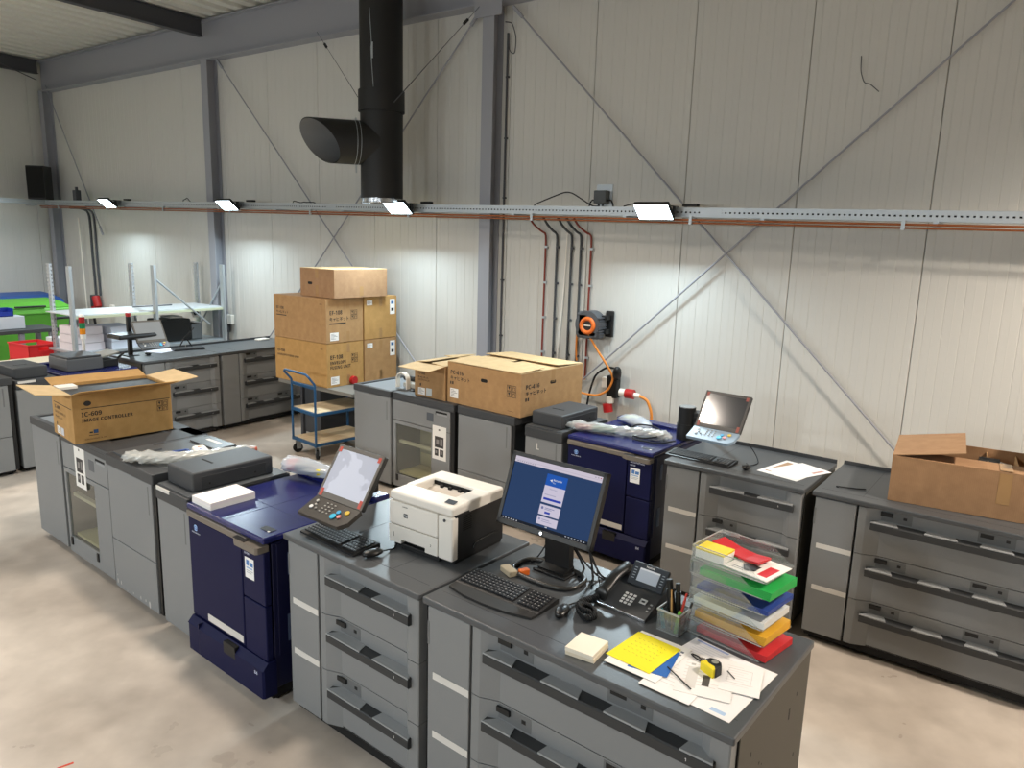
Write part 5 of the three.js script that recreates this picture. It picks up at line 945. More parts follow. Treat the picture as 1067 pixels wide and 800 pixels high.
const P = {
  icR: print(canvasTex(640, 330, (k) => { k.clearRect(0, 0, 640, 330); k.fillStyle = ink; k.fillRect(40, 92, 600, 5); k.beginPath(); k.ellipse(84, 58, 24, 18, 0, 0, 7); k.fill(); k.font = 'bold 44px sans-serif'; k.fillText('IC-609', 40, 150); k.font = 'bold 34px sans-serif'; k.fillText('IMAGE CONTROLLER', 40, 190); k.font = '14px sans-serif'; k.fillText('KONICA MINOLTA, INC.', 50, 318); k.fillStyle = '#2c4a74'; k.fillRect(110, 250, 30, 26); k.fillStyle = ink; k.fillRect(84, 262, 20, 10); k.fillRect(80, 286, 60, 4); icons(k, 548, 108, 40); })),
  icF: print(canvasTex(400, 330, (k) => { k.clearRect(0, 0, 400, 330); k.fillStyle = ink; k.fillRect(30, 92, 360, 5); k.font = 'bold 38px sans-serif'; k.fillText('IC-609', 40, 140); k.font = '24px sans-serif'; k.fillText('IMAGE CONTROLLER', 40, 172); kana(k, 40, 186, 26); k.fillRect(60, 240, 16, 22); shipLabel(k, 60, 268, 70, 56); k.fillStyle = '#c9ccd2'; k.fillRect(140, 268, 60, 56); })),
  pcF: print(canvasTex(700, 300, (k) => { k.clearRect(0, 0, 700, 300); k.fillStyle = ink; k.font = 'bold 42px sans-serif'; k.fillText('PC-416', 26, 84); kana(k, 26, 94, 34); k.fillRect(26, 138, 12, 22); k.fillRect(46, 138, 14, 22); shipLabel(k, 26, 190, 84, 72); icons(k, 580, 86, 44); k.lineWidth = 2; k.strokeStyle = ink; k.beginPath(); k.moveTo(588, 268); k.lineTo(646, 268); k.stroke(); })),
  pcR: print(canvasTex(640, 300, (k) => { k.clearRect(0, 0, 640, 300); k.fillStyle = ink; k.font = 'bold 44px sans-serif'; k.fillText('PC-416', 40, 110); kana(k, 40, 122, 36); k.fillRect(40, 170, 14, 24); k.fillRect(62, 170, 14, 24); })),
  p2F: print(canvasTex(420, 300, (k) => { k.clearRect(0, 0, 420, 300); k.fillStyle = ink; k.font = 'bold 34px sans-serif'; k.fillText('CS-502', 40, 92); k.font = '22px sans-serif'; kana(k, 40, 106, 26); k.fillText('CENTER STAPLER', 40, 152); k.fillRect(70, 176, 16, 26); shipLabel(k, 44, 218, 100, 66); k.fillStyle = '#c6cccc'; k.fillRect(160, 212, 80, 72); })),
  efF: print(canvasTex(640, 340, (k) => { k.clearRect(0, 0, 640, 340); k.fillStyle = ink; k.font = 'bold 32px sans-serif'; k.fillText('EF-108', 28, 110); kana(k, 28, 120, 26); k.fillRect(28, 156, 130, 7); k.fillRect(570, 34, 30, 4); })),
  efR: print(canvasTex(400, 340, (k) => { k.clearRect(0, 0, 400, 340); k.fillStyle = ink; k.font = 'bold 46px sans-serif'; k.fillText('EF-108', 30, 120); kana(k, 30, 136, 36); k.fillRect(30, 186, 180, 10); icons(k, 268, 92, 38, 4); shipLabel(k, 36, 262, 92, 66); })),
  efF2: print(canvasTex(640, 340, (k) => { k.clearRect(0, 0, 640, 340); k.fillStyle = ink; k.font = 'bold 32px sans-serif'; k.fillText('EF-108', 28, 110); k.font = 'bold 24px sans-serif'; k.fillText('ENVELOPE FUSING UNIT', 28, 144); k.fillRect(570, 34, 30, 4); })),
  efR2: print(canvasTex(400, 340, (k) => { k.clearRect(0, 0, 400, 340); k.fillStyle = ink; k.font = 'bold 46px sans-serif'; k.fillText('EF-108', 30, 120); k.font = 'bold 36px sans-serif'; k.fillText('ENVELOPE', 30, 162); k.fillText('FUSING UNIT', 30, 200); icons(k, 268, 92, 38, 4); shipLabel(k, 36, 262, 92, 66); })),
  backR: print(canvasTex(400, 340, (k) => { k.clearRect(0, 0, 400, 340); shipLabel(k, 24, 22, 70, 40); k.fillStyle = '#eeece8'; k.fillRect(320, 20, 66, 130); k.fillStyle = '#3c6aa0'; k.fillRect(334, 36, 36, 26); k.fillStyle = '#2c2c2c'; k.fillRect(336, 96, 34, 26); })),
};
// image controller box on the front line
{
  const t = carton('cardboard_box', 'opened image controller box at the left end of the front line', 0.505, 0.385, 0.745, -6.118, TOP + 0.003, -2.995, -8, M.cardA, { flaps: [['f', 172, 0.24, M.cardC], ['b', 172, 0.24, M.cardC], ['l', 168, 0.17], ['r', 164, 0.19]], prints: [['r', 0.72, 0.37, 0, 0.192, P.icR], ['f', 0.48, 0.37, 0, 0.192, P.icF]] });
  part('packing_insert', [bb(-0.24, 0.24, 0.28, 0.37, -0.36, 0.36, 0.01)], M.black, t);
  part('foam_corner', bb(-0.23, -0.1, 0.36, 0.392, 0.22, 0.36, 0.004), M.white, t);
}
// boxes on the back line
carton('cardboard_box', 'large closed cardboard box with hand holes on the back line', 0.985, 0.415, 0.98, -4.27, TOP + 0.003, -6.165, -6, M.cardB, { flaps: [['f', 3, 0.36, M.cardC, 0.006], ['b', 3, 0.42, M.cardC, 0.006], ['l', 1, 0.46, M.cardC], ['r', 1, 0.46, M.cardC]], prints: [['f', 0.98, 0.41, 0, 0.206, P.pcF], ['r', 0.96, 0.41, 0, 0.206, P.pcR]], holes: [['f', 0.02, 0.29], ['r', 0.0, 0.29]], tapes: [['r', 0.06, 0.13, 0.0, 0.35]] });
carton('cardboard_box', 'smaller cardboard box with open front flap left of the large box', 0.45, 0.355, 0.74, -5.03, TOP + 0.003, -6.1, -4, M.cardB, { flaps: [['f', 186, 0.24, M.cardC], ['b', 4, 0.3, M.cardC], ['l', 8, 0.21, M.cardC], ['r', 4, 0.21, M.cardC]], prints: [['f', 0.44, 0.34, 0, 0.17, P.p2F]] });
{
  const t = carton('cardboard_box', 'plain opened cardboard box at the right edge of the photo', 1.04, 0.305, 0.64, -0.145, TOP + 0.003, -5.735, 4.5, M.cardD, { flaps: [['l', 11, 0.42, M.cardD, 0.004], ['f', 1, 0.2, M.cardD], ['r', 62, 0.4, M.cardD]], tapes: [['f', 0.07, 0.2, 0.12, 0.2]] });
  part('top_tape', bx(0.07, 0.0012, 0.19, 0.12, 0.3165, 0.22), M.tape, t);
  part('divider', [bb(0.03, 0.036, 0.0, 0.28, -0.31, 0.31), bb(0.2, 0.206, 0, 0.28, -0.31, 0.31)], M.cardB, t);
  part('tape_scrap', turned(bx(0.045, 0.002, 0.014, 0, 0, 0), 0, 0.5, 0, 0.3, 0.3165, 0.24), M.white, t);
}
{
  const t = thing('packed_part', 'black roller in clear wrap inside the plain opened box', 'packed part', -0.1, TOP + 0.012, -5.82, 4.5);
  part('wrap', loft([[-0.07, 0.12, 0, 0.05, 0.1], [-0.03, 0.14, 0, 0.1, 0.13], [0.05, 0.145, 0, 0.1, 0.13], [0.14, 0.13, 0, 0.07, 0.12], [0.2, 0.12, 0, 0.02, 0.04]], 14, 0.1), M.film, t);
  part('roller', [cyl(0.05, 0.12, 0, 0, 0, 16).rotateZ(Math.PI / 2).translate(0.05, 0.235, 0)], M.black, t);
}
// stack of fusing-unit boxes on a low bench
const bench = thing('packing_bench', 'grey table under the stack of brown boxes', 'table', -7.47, FLOOR, -6.89, -2);
part('table_top', bx(1.5, 0.05, 1.32, 0, 0.797, 0, 0.006), std(0x77756f, 0.6), bench);
part('back_panel', bx(1.4, 0.62, 0.03, 0, 0.15, -0.62, 0.004), std(0xa0977f, 0.6), bench);
part('cupboard', bx(0.34, 0.74, 0.9, -0.5, 0.05, -0.15, 0.01), std(0x44464a, 0.6), bench);
for (const [lx, lz] of [[0.71, 0.5], [0.71, -0.6], [-0.71, 0.3], [-0.71, -0.6]]) part('leg', bx(0.05, 0.797, 0.05, lx, 0, lz), M.steelDark, bench);
const efT = [['f', 0.05, 0.14, 0.05, 0.49]];
const EW = 1.075, EH = 0.558, ED = 0.605;
carton('fusing_unit_box', 'lower front box of the brown stack, with English lettering', EW, EH, ED, -7.755, 0.78, -6.55, -2, M.cardA, { group: 'brown boxes on the bench', flaps: [['f', 0, 0.29], ['b', 0, 0.29]], prints: [['f', 1.06, 0.54, 0, 0.28, P.efF2], ['r', 0.59, 0.54, 0, 0.28, P.efR2]], tapes: [['r', 0.05, 0.12, 0.05, 0.49], ['r', 0.05, 0.13, 0.05, 0.07]] });
carton('fusing_unit_box', 'upper front box of the brown stack, with Japanese lettering', EW, EH, ED, -7.755, 0.78 + EH + 0.012, -6.55, -2, M.cardB, { group: 'brown boxes on the bench', flaps: [['f', 0, 0.29], ['b', 0, 0.29]], prints: [['f', 1.06, 0.54, 0, 0.28, P.efF], ['r', 0.59, 0.54, 0, 0.28, P.efR]], tapes: [['r', 0.05, 0.12, 0.05, 0.49], ['r', 0.05, 0.13, 0.05, 0.07]] });
carton('fusing_unit_box', 'lower rear box of the brown stack, next to the wall', EW - 0.02, EH, ED - 0.02, -7.715, 0.78, -7.16, -2, M.cardB, { group: 'brown boxes on the bench', flaps: [['f', 0, 0.28], ['b', 0, 0.28]], prints: [['r', 0.56, 0.54, 0, 0.28, P.backR]], tapes: [['r', 0.05, 0.12, 0.0, 0.49], ['r', 0.05, 0.13, 0.0, 0.07]] });
carton('fusing_unit_box', 'upper rear box of the brown stack, next to the wall', EW - 0.02, EH, ED - 0.02, -7.715, 0.78 + EH + 0.012, -7.16, -2, M.cardA, { group: 'brown boxes on the bench', flaps: [['f', 0, 0.28], ['b', 0, 0.28]], prints: [['r', 0.56, 0.54, 0, 0.28, P.backR]], tapes: [['r', 0.05, 0.12, 0.0, 0.49], ['r', 0.05, 0.13, 0.0, 0.07]] });
carton('cardboard_box', 'flat plain box lying on top of the brown stack', 0.69, 0.355, 0.88, -7.5, 0.78 + 2 * (EH + 0.012), -6.785, -3, M.cardD, { flaps: [['f', 0, 0.43, M.cardC], ['b', 0, 0.43, M.cardC]], holes: [['f', -0.14, 0.17]], tapes: [['f', 0.06, 0.12, 0.0, 0.3], ['f', 0.06, 0.14, 0.0, 0.08], ['r', 0.06, 0.12, 0, 0.08]] });
single('red_plug', 'red plug lying on the bench edge beneath the box stack', 'plug', [cyl(0.055, 0.13, 0, 0, 0, 16).rotateZ(Math.PI / 2).translate(0, 0.056, 0)], M.red, -7.17, 0.778, -6.65, 5);
// blue two-shelf trolley
{
  const t = thing('shelf_trolley', 'blue steel trolley with two wooden shelves', 'trolley', -7.27, FLOOR, -6.34, -8);
  const W = 0.56, D = 0.86, s = M.blueSteel;
  for (const y of [0.175, 0.565]) {
    part('shelf_frame', [bb(-W / 2, W / 2, y, y + 0.035, D / 2 - 0.03, D / 2), bb(-W / 2, W / 2, y, y + 0.035, -D / 2, -D / 2 + 0.03), bb(-W / 2, -W / 2 + 0.03, y, y + 0.035, -D / 2, D / 2), bb(W / 2 - 0.03, W / 2, y, y + 0.035, -D / 2, D / 2)], s, t);
    part('wooden_shelf', bb(-W / 2 + 0.012, W / 2 - 0.012, y + 0.02, y + 0.04, -D / 2 + 0.012, D / 2 - 0.03), M.wood, t);
  }
  const P0 = [[-W / 2 + 0.012, 0.17, D / 2 - 0.012], [-W / 2 + 0.012, 0.94, D / 2 - 0.012], [-W / 2 + 0.012, 0.97, D / 2 - 0.005], [-W / 2 + 0.0, 1.07, D / 2 + 0.08], [-W / 2 + 0.04, 1.1, D / 2 + 0.095], [0, 1.105, D / 2 + 0.1], [W / 2 - 0.04, 1.1, D / 2 + 0.095], [W / 2, 1.07, D / 2 + 0.08], [W / 2 - 0.012, 0.97, D / 2 - 0.005], [W / 2 - 0.012, 0.94, D / 2 - 0.012], [W / 2 - 0.012, 0.17, D / 2 - 0.012]];
  const cp = new THREE.CurvePath(); for (let i = 0; i < P0.length - 1; i++) cp.add(new THREE.LineCurve3(V(...P0[i]), V(...P0[i + 1])));
  part('push_handle', [new THREE.TubeGeometry(cp, 160, 0.0145, 10), rod(V(-W / 2 + 0.012, 0.93, D / 2 - 0.012), V(W / 2 - 0.012, 0.93, D / 2 - 0.012), 0.012), bb(-W / 2 + 0.02, W / 2 - 0.02, 0.9, 0.935, D / 2 - 0.018, D / 2 - 0.006)], s, t);
  for (const x of [-1, 1]) part('rear_post', bb(x * (W / 2 - 0.012) - 0.013, x * (W / 2 - 0.012) + 0.013, 0.17, 0.64, -D / 2, -D / 2 + 0.026), s, t);
  for (const [x, z] of [[-1, 1], [1, 1], [-1, -1], [1, -1]]) {
    const c = new THREE.Group(); c.name = 'swivel_caster'; c.position.set(x * (W / 2 - 0.06), 0, z * (D / 2 - 0.07)); c.rotation.y = x * 0.5 + 0.3; t.add(c);
    part('wheel', cyl(0.062, 0.03, 0, -0.015, 0, 22).rotateZ(Math.PI / 2).translate(0, 0.0625, 0.02), M.rubber, c);
    part('fork', [bb(-0.026, -0.02, 0.05, 0.165, -0.02, 0.04), bb(0.02, 0.026, 0.05, 0.165, -0.02, 0.04), bb(-0.04, 0.04, 0.16, 0.175, -0.04, 0.05)], M.galv, c);
  }
}
// ---------------------------------------------------------------- small things on the back line
{
  const t = thing('tape_dispenser', 'cream curved paper guide on the left end unit of the back line', 'paper guide', -5.62, TOP + 0.001, -5.95, -4);
  const arc = []; for (let i = 0; i <= 14; i++) { const a = Math.PI * (i / 14); arc.push([-0.09 * Math.cos(a), 0.1 + 0.08 * Math.sin(a)]); }
  const inn = arc.slice().reverse().map(([a, b]) => [a * 0.82, 0.1 + (b - 0.1) * 0.8]);
  part('curved_guide', ext([[-0.09, 0.0], ...arc, [0.09, 0.0], [0.075, 0.0], ...inn, [-0.075, 0.0]], 0.05, 0.003), M.plasticWhite, t);
  part('base_tray', bx(0.34, 0.055, 0.2, 0.12, 0.0, -0.12, 0.012), std(0xa9a79f, 0.5), t);
  part('black_rollers', [cyl(0.03, 0.26, 0, 0, 0, 14).rotateZ(Math.PI / 2).translate(0.12, 0.08, -0.14)], M.black, t);
}
bagRoll('long crumpled clear bag lying across the back navy press', [[-0.5, 0.03, 0.08, 0.05, 0.012], [-0.43, 0.035, 0.06, 0.02, 0.022], [-0.36, 0.042, 0.05, 0.055, 0.04], [-0.2, 0.042, 0.03, 0.055, 0.04], [0.0, 0.04, -0.02, 0.05, 0.038], [0.16, 0.04, -0.06, 0.05, 0.038], [0.3, 0.042, -0.1, 0.06, 0.04], [0.44, 0.04, -0.12, 0.06, 0.038], [0.5, 0.03, -0.12, 0.02, 0.015]], -2.94, 1.0, -5.83, 2, 0.2, [[2, 0xb04e4a], [3, 0x6f9a86], [6, 0xd0ccc2]]);
{
  const t = thing('plastic_bag', 'small shiny bag with yellow and dark print at the rear of the back press', 'plastic bag', -2.92, 1.0, -6.27, -20);
  part('bag_film', loft([[-0.22, 0.035, -0.04, 0.09, 0.012], [-0.15, 0.05, -0.03, 0.1, 0.045], [-0.02, 0.055, 0, 0.1, 0.05], [0.1, 0.05, 0.03, 0.09, 0.046], [0.2, 0.04, 0.05, 0.04, 0.03]], 16, 0.12, 2), M.film, t);
  part('yellow_leaflet', turned(bx(0.14, 0.004, 0.08, 0, 0, 0), 0.3, 0.2, 0, -0.1, 0.07, -0.02), std(0xd6cf7a, 0.6), t);
  part('dark_part', [cyl(0.03, 0.12, 0, 0, 0, 14).rotateZ(Math.PI / 2).translate(0.06, 0.05, 0.02)], std(0x571c2c, 0.5), t);
  part('blue_part', bx(0.12, 0.03, 0.06, -0.08, 0.012, 0.04, 0.01), std(0x1a2a6c, 0.5), t);
}
single('loose_cable', 'black cable looping over the back navy press', 'cable', tube([[-0.26, 0.02, 0.1], [-0.2, 0.09, 0.02], [-0.05, 0.1, 0.0], [0.1, 0.06, 0.05], [-0.05, 0.02, 0.16], [-0.16, 0.02, 0.14], [-0.1, 0.012, 0.22], [0.1, 0.012, 0.2], [0.2, 0.02, 0.06]], 0.007, 70), M.rubber, -2.6, 1.003, -6.0);
sheet('photo_print', 'glossy colour print on the cabinet by the back wall', 'print', -1.336, -5.633, 0.32, 0.44, -14, TOP + 0.001, (k, w, h) => { k.fillStyle = '#e9e6e4'; k.fillRect(0, 0, w, h); k.fillStyle = '#cfd9e6'; k.fillRect(w * 0.3, h * 0.2, w * 0.5, h * 0.6); k.fillStyle = '#a98a6c'; k.fillRect(w * 0.1, h * 0.1, w * 0.16, h * 0.76); k.fillStyle = '#c9aa8e'; k.fillRect(w * 0.24, h * 0.3, w * 0.1, h * 0.5); });
sheet('photo_print', 'crooked white sheet on top of the glossy colour print', 'print', -1.285, -5.65, 0.27, 0.4, -26, TOP + 0.003, (k, w, h) => { k.fillStyle = '#eceaea'; k.fillRect(0, 0, w, h); k.fillStyle = '#d5dde6'; k.fillRect(w * 0.15, h * 0.2, w * 0.6, h * 0.5); k.fillStyle = '#b98f86'; k.fillRect(w * 0.78, h * 0.1, w * 0.1, h * 0.3); });
single('cable_tie', 'black cable tie lying on the right wide cabinet', 'cable tie', [tube([[-0.085, 0.005, 0.03], [-0.04, 0.004, 0.015], [0.03, 0.004, -0.005], [0.085, 0.004, -0.035]], 0.004), bx(0.016, 0.008, 0.012, -0.088, 0.0, 0.032)], M.black, -0.88, TOP + 0.001, -5.475);
// ================================================================ far left corner
{ // shelving frame behind the far line
  const t = thing('workshop_rack', 'silver slotted rack with a long white shelf in the far left', 'rack', 0, 0, 0);
  const slots = (() => { const c = document.createElement('canvas'); c.width = 32; c.height = 64; const k = c.getContext('2d'); k.fillStyle = '#fff'; k.fillRect(0, 0, 32, 64); k.fillStyle = '#000'; k.fillRect(10, 18, 12, 26); const x = new THREE.CanvasTexture(c); x.wrapS = x.wrapT = THREE.RepeatWrapping; x.repeat.set(1 / 0.045, 1 / 0.06); return x; })();
  const slot = std(0xb9bdc2, 0.4, 0.5, { alphaMap: slots, alphaTest: 0.5, side: THREE.DoubleSide });
  for (const [i, zf, zb] of [[0, -4.97, -5.1], [1, -6.19, -6.32], [2, -7.37, -7.46]]) for (const [x, z, back] of [[-11.1, zf, 0], [-12.0, zb, 1]])
    part('upright', [bb(x - 0.045, x + 0.045, FLOOR, 2.17, z - 0.02, z + 0.02)], back ? slot : M.galv, t);
  part('shelf_board', bb(-12.0, -11.12, 1.46, 1.475, -7.4, -5.0), std(0xc4cace, 0.4), t);
  part('shelf_beam', [bb(-11.15, -11.09, 1.425, 1.46, -7.38, -4.98)], std(0xc9cdb0, 0.45), t);
  part('shelf_beam', [bb(-12.03, -11.97, 1.425, 1.46, -7.45, -5.1)], M.galv, t);
  part('lower_shelf', bb(-12.0, -11.1, 0.9, 0.93, -7.42, -5.0), M.galv, t);
  part('brace', rod(V(-11.1, 1.98, -6.19), V(-11.1, 1.2, -7.1), 0.016), M.galv, t);
  part('brace', rod(V(-11.1, 1.9, -7.37), V(-12.0, 0.95, -7.4), 0.014), M.galv, t);
  part('shelf_bar', rod(V(-11.6, 1.5, -6.1), V(-11.6, 1.5, -6.75), 0.01), M.steelDark, t);
}
[['pale stack of printed sheets on the rack, left bundle', -11.5, -5.25, 0.5, 0.36, 0.4, 0xd8cfd4], ['bluish stack of printed sheets on the rack, right bundle', -11.45, -5.72, 0.5, 0.34, 0.4, 0xcdd2de]].forEach(([lab, x, z, w, h, d, c]) => {
  const t = thing('sheet_bundle', lab, 'paper stack', x, 0.93, z, 3);
  for (let k = 0; k < 3; k++) part('sheet_pack', bx(w - k * 0.01, h / 3 - 0.006, d - k * 0.015, 0.01 * k, k * h / 3, 0.006 * k), std(c, 0.8), t);
});
{
  const t = thing('folding_machine', 'small black and grey paper folding machine on the rack', 'machine', -11.55, 0.93, -6.75, 90);
  part('machine_body', bx(0.5, 0.36, 0.45, -0.1, 0.0, 0, 0.02), M.black, t); part('feed_table', turned(bx(0.34, 0.02, 0.4, 0, 0, 0), 0.0, 0, -0.2, 0.18, 0.3, 0), std(0xb9bdc0, 0.4), t);
  part('grey_housing', bx(0.2, 0.26, 0.38, 0.28, 0.0, 0, 0.015), std(0x7b8185, 0.45), t);
  part('white_sheet', bx(0.22, 0.03, 0.3, -0.05, 0.37, 0, 0.004), M.paper, t);
  const d = part('display_head', turned(bx(0.14, 0.16, 0.03, 0, 0, 0, 0.01), -0.5, 0, 0, 0.33, 0.36, 0.12), M.white, t);
  part('display', turned(bx(0.09, 0.1, 0.004, 0, 0.03, 0.017), -0.5, 0, 0, 0.33, 0.36, 0.12), M.lcd, d);
}
{ // scanner on the far press
  const t = thing('document_scanner', 'dark document feeder on top of the far navy press', 'scanner', -9.55, 1.003, -4.33, 90);
  part('scanner_body', bx(0.42, 0.15, 0.48, -0.06, 0, 0, 0.014), std(0x55575a, 0.5), t);
  part('feeder_lid', bx(0.4, 0.025, 0.46, -0.06, 0.15, 0, 0.01), M.cap, t);
  part('input_tray', turned(bx(0.26, 0.02, 0.3, 0, 0, 0, 0.006), 0, 0, 0.2, 0.28, 0.13, 0), std(0x8a8880, 0.5), t);
  part('output_block', bx(0.22, 0.09, 0.36, 0.26, 0.0, 0, 0.01), M.black, t);
  part('lever', rod(V(0.38, 0.08, 0.12), V(0.46, 0.15, 0.14), 0.014), M.black, t);
}
{
  const t = thing('signal_tower', 'slim signal light tower with red, green and orange segments', 'signal light', -9.95, 1.03, -4.56, 0);
  part('pole', cyl(0.02, 0.28, 0, 0, 0, 12), M.white, t);
  [['orange_segment', 0xe08a1e], ['green_segment', 0x1f7d4e], ['red_segment', 0xa11a20]].forEach(([n, c], i) => part(n, cyl(0.036, 0.072, 0, 0.33 + i * 0.074, 0, 18), std(c, 0.25), t));
  part('base_tube', cyl(0.034, 0.06, 0, 0.27, 0, 18), M.white, t); part('cap', new THREE.SphereGeometry(0.036, 18, 8, 0, 7, 0, Math.PI / 2).translate(0, 0.552, 0), M.white, t);
}
{
  const t = thing('shelf_stand', 'black post with a small side shelf on the far line', 'stand', -9.74, TOP, -5.0, 90);
  part('post', bx(0.05, 0.52, 0.05, 0.05, 0, 0, 0.006), M.black, t);
  part('side_shelf', [bx(0.5, 0.05, 0.34, -0.02, 0.27, 0.2, 0.02), bx(0.46, 0.01, 0.3, -0.02, 0.318, 0.2)], std(0x1c1d1f, 0.4), t);
  part('red_switch', bx(0.05, 0.05, 0.06, 0.05, 0.52, 0, 0.01), M.red, t);
  part('foot', bx(0.16, 0.012, 0.16, 0.05, 0, 0, 0.004), M.black, t);
}
mouse('small dark mouse on the far cabinet behind the image controller box', -9.62, -5.22, 90, TOP, null);
single('keyboard_tray', 'flat dark keyboard lying on the far cabinets', 'keyboard', [turned(bx(0.42, 0.025, 0.16, 0, 0, 0, 0.006), 0, 1.35), turned(bx(0.4, 0.008, 0.13, 0, 0.024, 0), 0, 1.35)], std(0x26272a, 0.45), -9.72, TOP + 0.001, -5.86);
sheet('paper_sheet', 'bluish papers behind the grey-screened operator panel', 'paper', -9.86, -5.56, 0.3, 0.4, 20, TOP + 0.002, lines('#d7dcea', '#9aa6c8'));
single('white_card', 'small white card at the far back corner of the far cabinets', 'card', bx(0.12, 0.02, 0.2, 0, 0, 0, 0.004), M.white, -9.86, TOP + 0.002, -7.2, 10);
single('easel_stand', 'small black folding stand on the far cabinets', 'stand', [rod(V(0, 0.003, 0.1), V(0, 0.16, 0), 0.009), rod(V(0, 0.003, -0.1), V(0, 0.16, 0), 0.009), rod(V(0, 0.14, 0), V(0.04, 0.28, -0.12), 0.006)], M.black, -9.93, TOP + 0.001, -5.95);
{ // low table with a cream top
  const t = thing('low_table', 'table with cream top behind the far slim unit', 'table', -10.75, FLOOR, -3.95, 0);
  part('table_top', bx(1.0, 0.04, 1.5, 0, 0.95, 0, 0.006), std(0xd9cfb8, 0.5), t);
  for (const [x, z] of [[-0.45, -0.7], [0.45, -0.7], [-0.45, 0.7], [0.45, 0.7]]) part('leg', bx(0.05, 0.95, 0.05, x, 0, z), M.steel, t);
}
for (let k = 0; k < 4; k++) {
  const t = thing('plastic_crate', ['bottom', 'second', 'third', 'top'][k] + ' red plastic crate of the stack behind the cream table', 'crate', -12.35, FLOOR + k * 0.262, -4.93, 3, 'red crates');
  const w = 0.6, h = 0.26, d = 0.42, q = 0.012;
  part('crate_wall', [bb(-w / 2, w / 2, 0, h, d / 2 - q, d / 2), bb(-w / 2, w / 2, 0, h, -d / 2, -d / 2 + q), bb(-w / 2, -w / 2 + q, 0, h * 0.62, -d / 2, d / 2), bb(-w / 2, -w / 2 + q, h * 0.84, h, -d / 2, d / 2), bb(w / 2 - q, w / 2, 0, h * 0.62, -d / 2, d / 2), bb(w / 2 - q, w / 2, h * 0.62, h, -d / 2, -0.07), bb(w / 2 - q, w / 2, h * 0.62, h, 0.07, d / 2), bb(w / 2 - q, w / 2, h * 0.86, h, -0.07, 0.07)], M.redBright, t);
  part('crate_floor', bb(-w / 2, w / 2, 0, q, -d / 2, d / 2), M.redBright, t);
  part('crate_rim', [bb(-w / 2 - 0.01, w / 2 + 0.01, h - 0.02, h, d / 2, d / 2 + 0.012), bb(w / 2, w / 2 + 0.012, h - 0.02, h, -d / 2, d / 2)], M.redBright, t);
}
function wasteBin(label, x, z, body, lid) {
  const t = thing('waste_container', label, 'waste bin', x, FLOOR, z, 90), W = 1.32, D = 0.95, H = 1.18;
  const g = new THREE.BoxGeometry(W, H, D, 1, 1, 1), p = g.attributes.position;
  for (let i = 0; i < p.count; i++) if (p.getY(i) < 0) { p.setX(i, p.getX(i) * 0.88); p.setZ(i, p.getZ(i) * 0.8); }
  g.computeVertexNormals();
  part('bin_body', g.translate(0, 0.14 + H / 2, 0), body, t);
  part('bin_rim', [bx(W + 0.08, 0.09, D + 0.08, 0, 1.24, 0, 0.02)], lid, t);
  part('bin_lid', [fixWinding(ext([[-D / 2, 1.33], [D / 2 + 0.02, 1.33], [D / 2 + 0.02, 1.35], [0.1, 1.42], [-D / 2, 1.45]], W + 0.04).rotateY(Math.PI / 2).scale(1, 1, -1)).translate(-W / 2 - 0.02, 0, 0)], body, t);
  part('lid_handle', bx(0.5, 0.03, 0.05, 0, 1.36, D / 2 + 0.03, 0.01), M.black, t);
  for (const [a, b] of [[-0.5, 0.32], [0.5, 0.32], [-0.5, -0.32], [0.5, -0.32]]) part('wheel', cyl(0.09, 0.05, 0, -0.025, 0, 18).rotateZ(Math.PI / 2).translate(a, 0.09, b), M.rubber, t);
}
wasteBin('bright green waste container by the left wall', -15.0, -5.8, M.green, std(0x6cb84a, 0.45));
wasteBin('blue waste container behind the green one', -16.55, -6.35, M.blueBin, std(0x2a62b8, 0.45));
{ // work bench in front of the bins
  const t = thing('work_bench', 'dark work bench in front of the green container', 'bench', -13.55, FLOOR, -4.55, 0);
  part('bench_top', [bx(0.62, 0.06, 2.3, 0, 1.07, 0, 0.008)], std(0x3b3d40, 0.55), t);
  for (const [x, z] of [[0.25, -1.05], [-0.25, -1.05], [0.25, -0.6], [0.25, 1.05], [-0.25, 1.05]]) part('leg', bx(0.07, 1.07, 0.07, x, 0, z), std(0x8b8e94, 0.5, 0.3), t);
}
single('white_box', 'white sheet-metal box on the dark work bench', 'box', [bx(0.3, 0.2, 0.52, 0, 0, 0, 0.008)], std(0xc9ced6, 0.5), -13.6, 1.132 + FLOOR, -5.02, 2);
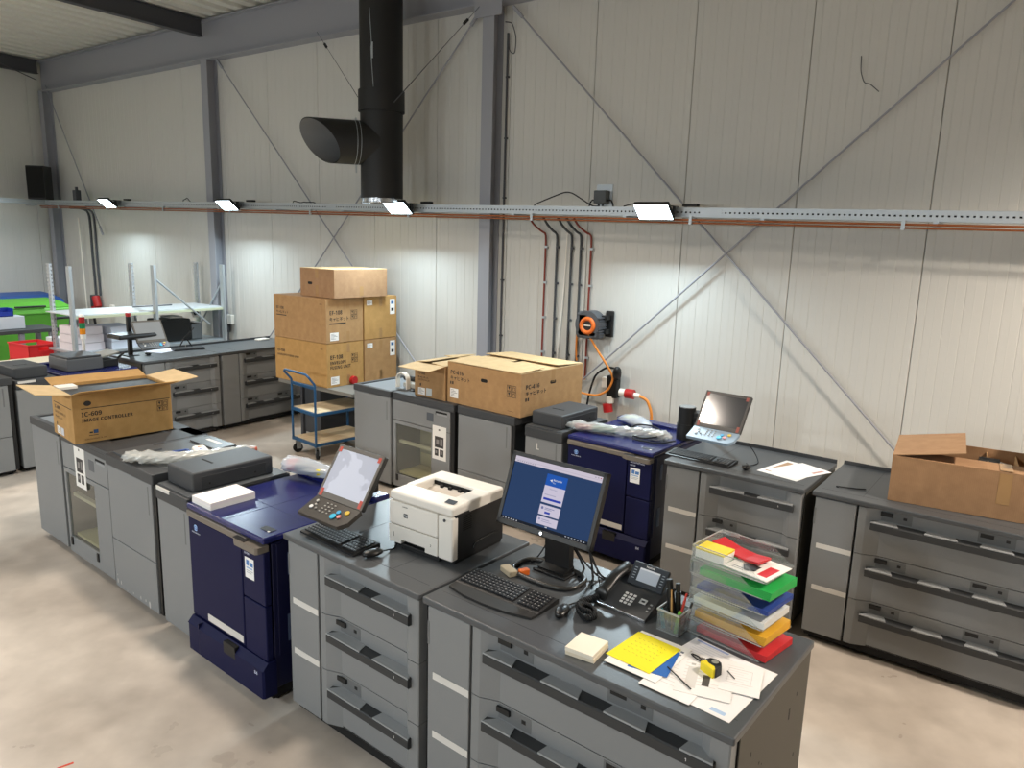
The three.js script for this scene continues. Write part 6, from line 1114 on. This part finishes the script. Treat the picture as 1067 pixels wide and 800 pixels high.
{
  const t = thing('storage_bin', 'small blue open storage bin on the work bench', 'storage bin', -13.6, 1.333 + FLOOR, -4.98, 90);
  part('bin_shell', [bb(-0.16, 0.16, 0, 0.01, -0.11, 0.11), bb(-0.16, 0.16, 0, 0.13, -0.11, -0.1), bb(-0.16, -0.15, 0, 0.13, -0.11, 0.11), bb(0.15, 0.16, 0, 0.13, -0.11, 0.11), bb(-0.16, 0.16, 0, 0.08, 0.1, 0.11)], std(0x16329a, 0.45), t);
}
{
  const t = thing('laptop', 'dark laptop-like device on the work bench at the left photo edge', 'laptop', -13.5, 1.132 + FLOOR, -4.45, 70);
  part('device_base', bx(0.34, 0.03, 0.26, 0, 0, 0, 0.008), M.steelDark, t); part('device_screen', turned(bx(0.34, 0.26, 0.02, 0, 0, 0, 0.006), -0.5, 0, 0, 0, 0.03, -0.1), std(0x4a4d52, 0.4), t);
}
{ // tubular push trolley
  const t = thing('push_trolley', 'black tubular trolley handle in front of the green container', 'trolley', -12.55, FLOOR, -5.62, 90);
  part('handle_frame', tube([[-0.3, 0.16, 0], [-0.3, 0.9, 0], [-0.33, 1.05, 0.03], [-0.31, 1.33, 0.05], [-0.27, 1.37, 0.05], [0.27, 1.37, 0.05], [0.31, 1.33, 0.05], [0.33, 1.05, 0.03], [0.3, 0.9, 0], [0.3, 0.16, 0]], 0.022, 120), M.black, t);
  part('deck', bx(0.64, 0.04, 0.5, 0, 0.14, -0.27, 0.008), M.steel, t);
  for (const [a, b] of [[-0.26, -0.06], [0.26, -0.06], [-0.26, -0.46], [0.26, -0.46]]) part('wheel', cyl(0.065, 0.03, 0, -0.015, 0, 16).rotateZ(Math.PI / 2).translate(a, 0.066, b), M.rubber, t);
}
for (const [lab, x, y, z, w, h, d] of [['white cardboard panels on the push trolley', -12.82, 0.181 + FLOOR, -5.62, 0.3, 0.85, 0.5]]) single('white_carton', lab, 'carton', bx(w, h, d, 0, 0, 0, 0.006), std(0xd9dde0, 0.6), x, y, z);
// paper debris and floor mark
single('floor_mark', 'short red tape mark on the floor at the lower left', 'floor tape', bx(0.014, 0.0012, 0.075, 0, 0, 0), std(0xc8452e, 0.7), -3.83, FLOOR, -1.49, -16);
renderer.render(scene, camera);
